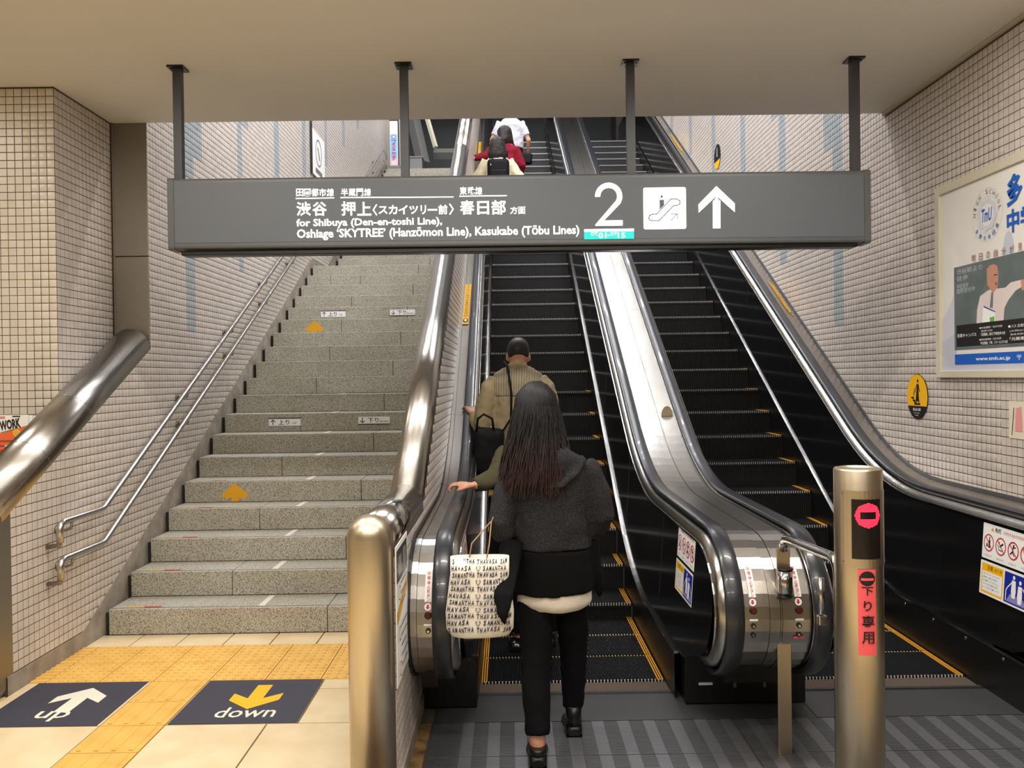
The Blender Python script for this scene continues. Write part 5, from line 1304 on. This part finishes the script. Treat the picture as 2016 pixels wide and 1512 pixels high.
nt.links.new(gg.outputs['Position'], wv.inputs['Vector']); nt.links.new(wv.outputs['Fac'], rr_.inputs['Fac']); nt.links.new(rr_.outputs['Color'], nt.nodes['Principled BSDF'].inputs['Base Color'])
b = MB(); b.loft([(.06, 6.33, 1.060, .19, .155), (.06, 6.33, 1.140, .20, .160), (.06, 6.32, 1.240, .205, .155), (.06, 6.31, 1.360, .198, .148), (.06, 6.31, 1.494, .200, .146), (.06, 6.31, 1.635, .198, .130), (.06, 6.31, 1.695, .15, .10), (.062, 6.315, 1.740, .085, .08)], 30)
limb(b, [(-.09, 6.31, 1.628), (-.135, 6.30, 1.572), (-.185, 6.28, 1.431), (-.215, 6.265, 1.300), (-.22, 6.30, 1.290), (-.25, 6.41, 1.330), (-.275, 6.49, 1.365)], [.075, .08, .078, .070, .066, .056, .046], 18)
limb(b, [(.21, 6.31, 1.628), (.258, 6.31, 1.572), (.292, 6.305, 1.431), (.30, 6.33, 1.280), (.285, 6.43, 1.210), (.262, 6.49, 1.175)], [.075, .08, .075, .066, .055, .046], 18)
limb(b, [(-.01, 6.27, 1.72), (.0, 6.255, 1.735), (.06, 6.235, 1.750), (.125, 6.255, 1.735)], [.022, .026, .028, .026], 12)
organic('jacket', b, .011, beige, mn, 4, noise=(.10, .03))
b = MB(); b.loft([(.06, 6.306, 1.518, .204, .150), (.06, 6.306, 1.619, .208, .142), (.06, 6.306, 1.685, .175, .118), (.06, 6.31, 1.730, .10, .092)], 30)
organic('jacket_yoke', b, .011, stripe_m, mn, 2, noise=(.1, .008), label='dark striped yoke across the shoulders')
b = MB(); b.loft([(.06, 6.33, 1.000, .165, .13), (.06, 6.33, 1.100, .175, .135), (.06, 6.33, 1.180, .17, .13)], 24); limb(b, [(-.02, 6.33, 1.120), (-.03, 6.35, .74), (-.03, 6.34, .36)], [.105, .08, .062], 16); limb(b, [(.14, 6.33, 1.120), (.15, 6.35, .74), (.15, 6.36, .36)], [.105, .08, .062], 16)
organic('trousers', b, .013, clothmat('dark_trousers', (30, 30, 34)), mn, 4)
hairg = hairmat('cropped_greying_hair', (38, 36, 38), (64, 60, 58), 1.76, 1.82)
b = MB(); b.ell((.066, 6.342, 1.862), (.083, .100, .094), 26, 18); b.loft([(.066, 6.315, 1.800, .072, .055), (.066, 6.325, 1.830, .082, .080), (.066, 6.335, 1.870, .084, .090)], 24)
organic('hair', b, .007, hairg, mn, 2)
b = MB(); b.ell((.07, 6.30, 1.912), (.036, .040, .033), 22, 12); organic('bald_patch', b, .006, pm('scalp', (112, 88, 80), .5), mn, 1)
shoe(mn, (-.03, 6.28, MZ), .26, 0); shoe(mn, (.15, 6.30, MZ), .26, 0)
# his shoulder bag
bg = empty('shoulder_bag', (-.16, 6.18, 1.0), 'black shoulder bag at the man left hip, strap over his shoulder', 'bag'); bagm = clothmat('black_nylon', (16, 16, 18), .6, 200, .1)
m = MB(); m.box(-.275, -.045, 6.10, 6.22, .955, 1.285, ch=.035); o = organic('bag_body', m, .012, bagm, bg, 3, noise=(.12, .02))
m = MB(); m.tube([(-.245, 6.12, 1.27), (-.235, 6.10, 1.36), (-.19, 6.09, 1.395), (-.13, 6.10, 1.36), (-.12, 6.12, 1.27)], .009, 10); m.build('handle', bagm, bg)
m = MB(); m.tube([(-.06, 6.16, 1.26), (.005, 6.135, 1.36), (.01, 6.13, 1.54), (-.005, 6.14, 1.66), (-.02, 6.20, 1.745), (-.03, 6.30, 1.765), (-.03, 6.38, 1.72), (-.05, 6.44, 1.5)], [(.021, .005)]*8, 10); m.build('strap', bagm, bg)
m = MB(); m.ell((-.14, 6.095, 1.30), (.008, .004, .012), 8, 6); m.build('buckle', steel_pol, bg)

# ---- person hidden behind the woman: olive sleeve, hand on the rail
ox, oy = .13, 5.25
op = empty('person', (ox, oy, 0), 'person in an olive jacket mostly hidden behind the long-haired woman, hand on the left rail', 'person'); olive = clothmat('olive_cotton', (74, 70, 52), .9, 200, .3)
b = MB(); hc = (ox-.02, oy+.02, 1.47); head(b, hc, .98); limb(b, [(ox-.02, oy, 1.40), (ox, oy-.01, 1.26)], [.05, .065])
b.loft([(ox, oy, .80, .15, .10), (ox, oy, .90, .16, .11), (ox, oy, 1.02, .14, .10), (ox, oy, 1.16, .15, .105), (ox, oy, 1.24, .12, .08)], 20)
limb(b, [(ox-.15, oy, 1.21), (ox-.20, oy-.06, 1.10), (ox-.225, oy-.10, 1.04)], [.045, .04, .037]); limb(b, [(ox-.225, oy-.10, 1.04), (ox-.32, oy-.17, 1.02), (ox-.352, oy-.20, 1.015)], [.037, .03, .025])
limb(b, [(ox+.15, oy, 1.21), (ox+.18, oy, .98), (ox+.16, oy+.12, .88)], [.045, .04, .03]); hand(b, (ox+.16, oy+.12, .88), (0, .8, .2), (0, 0, -1), (1, 0, 0), .8, .95)
hand(b, (ox-.352, oy-.20, 1.015), (-.80, -.1, .12), (0, -.15, -1), (0, 1, 0), 1.35, 1.12)
limb(b, [(ox-.07, oy, .84), (ox-.09, oy, .46), (ox-.10, oy-.02, .1)], [.09, .06, .045]); limb(b, [(ox+.08, oy, .84), (ox+.09, oy, .46), (ox+.09, oy, .1)], [.09, .06, .045]); b.ell((ox-.10, oy+.03, .05), (.035, .09, .035), 12, 8); b.ell((ox+.09, oy+.05, .05), (.035, .09, .035), 12, 8)
organic('body', b, .009, skin, op, 3)
b = MB(); b.loft([(ox, oy, .74, .20, .15), (ox, oy, .85, .20, .15), (ox, oy, 1.0, .185, .14), (ox, oy, 1.14, .185, .135), (ox, oy, 1.22, .15, .11), (ox-.01, oy, 1.28, .08, .08)], 24)
limb(b, [(ox-.14, oy, 1.20), (ox-.19, oy-.05, 1.12), (ox-.225, oy-.10, 1.05), (ox-.30, oy-.155, 1.03), (ox-.355, oy-.185, 1.02)], [.07, .066, .060, .052, .044], 16); limb(b, [(ox+.14, oy, 1.20), (ox+.185, oy, 1.08), (ox+.185, oy, .96), (ox+.165, oy+.10, .89)], [.07, .065, .06, .045], 16)
organic('jacket', b, .011, olive, op, 4, noise=(.1, .03))
b = MB(); b.loft([(ox, oy, .70, .15, .12), (ox, oy, .82, .165, .125)], 20); limb(b, [(ox-.07, oy, .82), (ox-.09, oy, .46), (ox-.10, oy-.02, .09)], [.10, .08, .065], 16); limb(b, [(ox+.08, oy, .82), (ox+.09, oy, .46), (ox+.09, oy, .09)], [.10, .08, .065], 16)
organic('trousers', b, .013, trou, op, 4)
b = MB(); b.ell((ox-.02, oy+.008, 1.495), (.086, .10, .098), 22, 14); b.loft([(ox-.02, oy-.03, 1.40, .07, .06), (ox-.02, oy-.01, 1.46, .085, .085)], 20); organic('hair', b, .008, hairmat('short_black_hair', (26, 25, 26), (34, 32, 32), 1.3, 1.5), op, 2)
shoe(op, (ox-.115, oy-.15, .0), .26, .0, pm('black_leather', (14, 14, 14), .2, coat=.4)); shoe(op, (ox+.09, oy-.06, .0), .26, 0)

# ---- far riders
def far_person(lab, x, y, z, hgt, top_m, leg_m, hair_m, hair_l, armL, armR, yaw=0., sleeve=.06, shoe_m=None, topx=1., longsleeve=True, wob=.03, hd=.07):
    s = hgt/1.65; e = empty('person', (x, y, z), lab, 'person'); b = MB()
    Z = lambda q: z+q*s
    head(b, (x, y+.01, Z(1.52-hd)), s, yaw); limb(b, [(x, y, Z(1.40)), (x, y-.01, Z(1.30))], [.05*s, .065*s])
    b.loft([(x, y, Z(.82), .15*s, .10*s), (x, y, Z(.92), .155*s, .105*s), (x, y, Z(1.04), .13*s, .095*s), (x, y, Z(1.2), .15*s, .1*s), (x, y, Z(1.30), .12*s, .075*s)], 18)
    for sd, A in ((-1, armL), (1, armR)):
        P = [(x+sd*.155*s, y, Z(1.26))]+[(x+dx*s, y+dy*s, Z(dz_)) for dx, dy, dz_ in A]
        limb(b, P, [.045*s, .036*s, .026*s]); d = (Vector(P[-1])-Vector(P[-2])).normalized(); hand(b, P[-1], d, (0, 0, -1) if abs(d.z) < .8 else (sd*-1, 0, 0), (sd*-1 if abs(d.z) < .8 else 0, 1 if abs(d.z) > .8 else 0, 0), .9, s)
    for sd in (-1, 1): limb(b, [(x+sd*.08*s, y, Z(.86)), (x+sd*.085*s, y+.01, Z(.46)), (x+sd*.085*s, y, Z(.09))], [.09*s, .06*s, .042*s]); b.ell((x+sd*.085*s, y+.05*s, Z(.05)), (.035*s, .09*s, .035*s), 10, 6)
    organic('body', b, .014, skin, e, 2)
    b = MB(); k = topx; b.loft([(x, y, Z(.86), .175*s*k, .135*s*k), (x, y, Z(.95), .18*s*k, .14*s*k), (x, y, Z(1.08), .165*s*k, .125*s*k), (x, y, Z(1.2), .172*s*k, .125*s*k), (x, y, Z(1.28), .14*s, .095*s), (x, y, Z(1.33), .07*s, .07*s)], 22)
    for sd, A in ((-1, armL), (1, armR)):
        P = [(x+sd*.145*s, y, Z(1.255))]+[(x+dx*s, y+dy*s, Z(dz_)) for dx, dy, dz_ in A]
        if longsleeve: limb(b, P, [.07*s, sleeve*1.1*s, sleeve*.72*s], 14)
        else: q = Vector(P[0]).lerp(Vector(P[1]), .75); limb(b, [P[0], q], [.07*s, .06*s], 14)
    organic('top', b, .013, top_m, e, 3, noise=(.1, wob))
    b = MB(); b.loft([(x, y, Z(.78), .14*s, .12*s), (x, y, Z(.92), .165*s, .125*s)], 18)
    for sd in (-1, 1): limb(b, [(x+sd*.08*s, y, Z(.86)), (x+sd*.085*s, y+.01, Z(.46)), (x+sd*.085*s, y, Z(.08))], [.10*s, .078*s, .06*s], 14)
    organic('trousers', b, .015, leg_m, e, 3)
    b = MB(); H0 = z; Z = lambda q: z+(q-hd)*s; b.ell((x, y-.002, Z(1.548)), (.102*s, .112*s, .100*s), 20, 14)
    if hair_l > 0: b.loft([(x, y-.05*s, Z(1.52-hair_l), .10*s, .04*s), (x, y-.045*s, Z(1.52-hair_l*.6), .135*s, .075*s), (x, y-.025*s, Z(1.47), .122*s, .095*s), (x, y-.01*s, Z(1.55), .104*s, .108*s)], 20)
    else: b.loft([(x, y-.035*s, Z(1.45), .07*s, .055*s), (x, y-.02*s, Z(1.50), .085*s, .085*s)], 18)
    if yaw:
        b2 = MB(); c_, s_ = cos(yaw), sin(yaw); b2.add([(x+(q[0]-x)*c_-(q[1]-y)*s_, y+(q[0]-x)*s_+(q[1]-y)*c_, q[2]) for q in b.v], b.f, 0, True); b = b2
    organic('hair', b, .011, hair_m, e, 2, noise=(.03, .01))
    for sd in (-1, 1): shoe(e, (x+sd*.085*s, y-.08*s, z), .25*s, 0, shoe_m)
    return e
def stepz(Y):
    zz = 0
    for a, b_ in NOSINGS:
        if a <= Y-.08: zz = b_
    return zz
hb = hairmat('dark_brown_hair', (26, 21, 20), (38, 28, 25), 4.6, 5.0)
y_ = 11.68; z_ = stepz(y_)
creamk = clothmat('cream_fleece', (226, 214, 180), .95, 120, .3)
far_person('woman in a cream sweater with black backpack on the left escalator', -.125, y_, z_, 1.69, creamk, clothmat('dark_jeans', (40, 42, 52)), hb, .22, [(-.26, .0, 1.02), (-.22, .16, .90)], [(.27, .0, 1.02), (.20, .18, .92)], 0, .085, pm('white_shoe', (220, 216, 206), .5), 1.05)
bp_ = empty('backpack', (-.125, y_-.16, z_+1.0), 'small black backpack on the woman in the cream sweater', 'bag'); bx, by, bz = -.115, y_-.20, z_+.90
m = MB(); m.box(bx-.15, bx+.15, by-.065, by+.065, bz, bz+.36, ch=.05); o = organic('pack_body', m, .012, bagm, bp_, 3)
m = MB(); m.box(bx-.115, bx+.115, by-.095, by-.055, bz+.03, bz+.20, ch=.02); m.build('front_pocket', bagm, bp_)
for sd in (-1, 1):
    m = MB(); m.tube([(bx+sd*.06, by-.03, bz+.33), (bx+sd*.11, by-.03, bz+.42), (bx+sd*.125, by+.08, bz+.485), (bx+sd*.12, by+.22, bz+.44)], [(.024, .008)]*4, 8); m.build('shoulder_strap', bagm, bp_)
m = MB(); m.ell((bx-.1, by-.075, bz+.26), (.008, .004, .016), 8, 6); m.build('zip_pull', steel_pol, bp_)
y2_ = 12.39; z2_ = stepz(y2_)
far_person('woman in a burgundy sweater turning left, hand on the rail, behind the backpack wearer', -.03, y2_, z2_, 1.64, clothmat('burgundy_wool', (128, 28, 44), .95, 150, .3), trou, hairmat('bob_brown_hair', (30, 21, 19), (40, 28, 24), 5.0, 5.3), .17, [(-.30, -.08, 1.10), (-.44, -.30, 1.03)], [(.25, .02, 1.0), (.22, .14, .86)], .9, .06)
y3_ = 13.45; z3_ = stepz(y3_)
far_person('man in a loose white T-shirt and black trousers, foremost of the riders', .07, y3_, z3_, 1.72, clothmat('white_jersey', (190, 190, 196), .9, 150, .2), trou, hairmat('black_hair', (24, 24, 24), (28, 28, 28), 5, 6), 0, [(-.29, -.02, .99), (-.27, .12, .80)], [(.27, -.02, .98), (.25, .14, .82)], 0, .07, None, 1.08, False, .03)
t_ = empty('sling_bag', (.30, y3_-.1, z3_+.8), 'black bag hanging at the right hip of the man in the white T-shirt', 'bag')
m = MB(); m.box(.14, .40, y3_-.16, y3_-.06, z3_+.62, z3_+.80, ch=.03); o = organic('bag_body', m, .014, bagm, t_, 3)
m = MB(); m.tube([(.16, y3_-.12, z3_+.79), (.10, y3_-.17, z3_+.95), (-.04, y3_-.17, z3_+1.2)], [(.014, .005)]*3, 8); m.build('strap', bagm, t_)
m = MB(); m.tube([(.24, y3_-.17, z3_+.66), (.29, y3_-.18, z3_+.60), (.25, y3_-.18, z3_+.52), (.22, y3_-.18, z3_+.58)], .004, 6); m.build('dangling_charm', steel_pol, t_)

bpy.data.objects.remove(_to)
for me in list(bpy.data.meshes):
    if me.users == 0: bpy.data.meshes.remove(me)
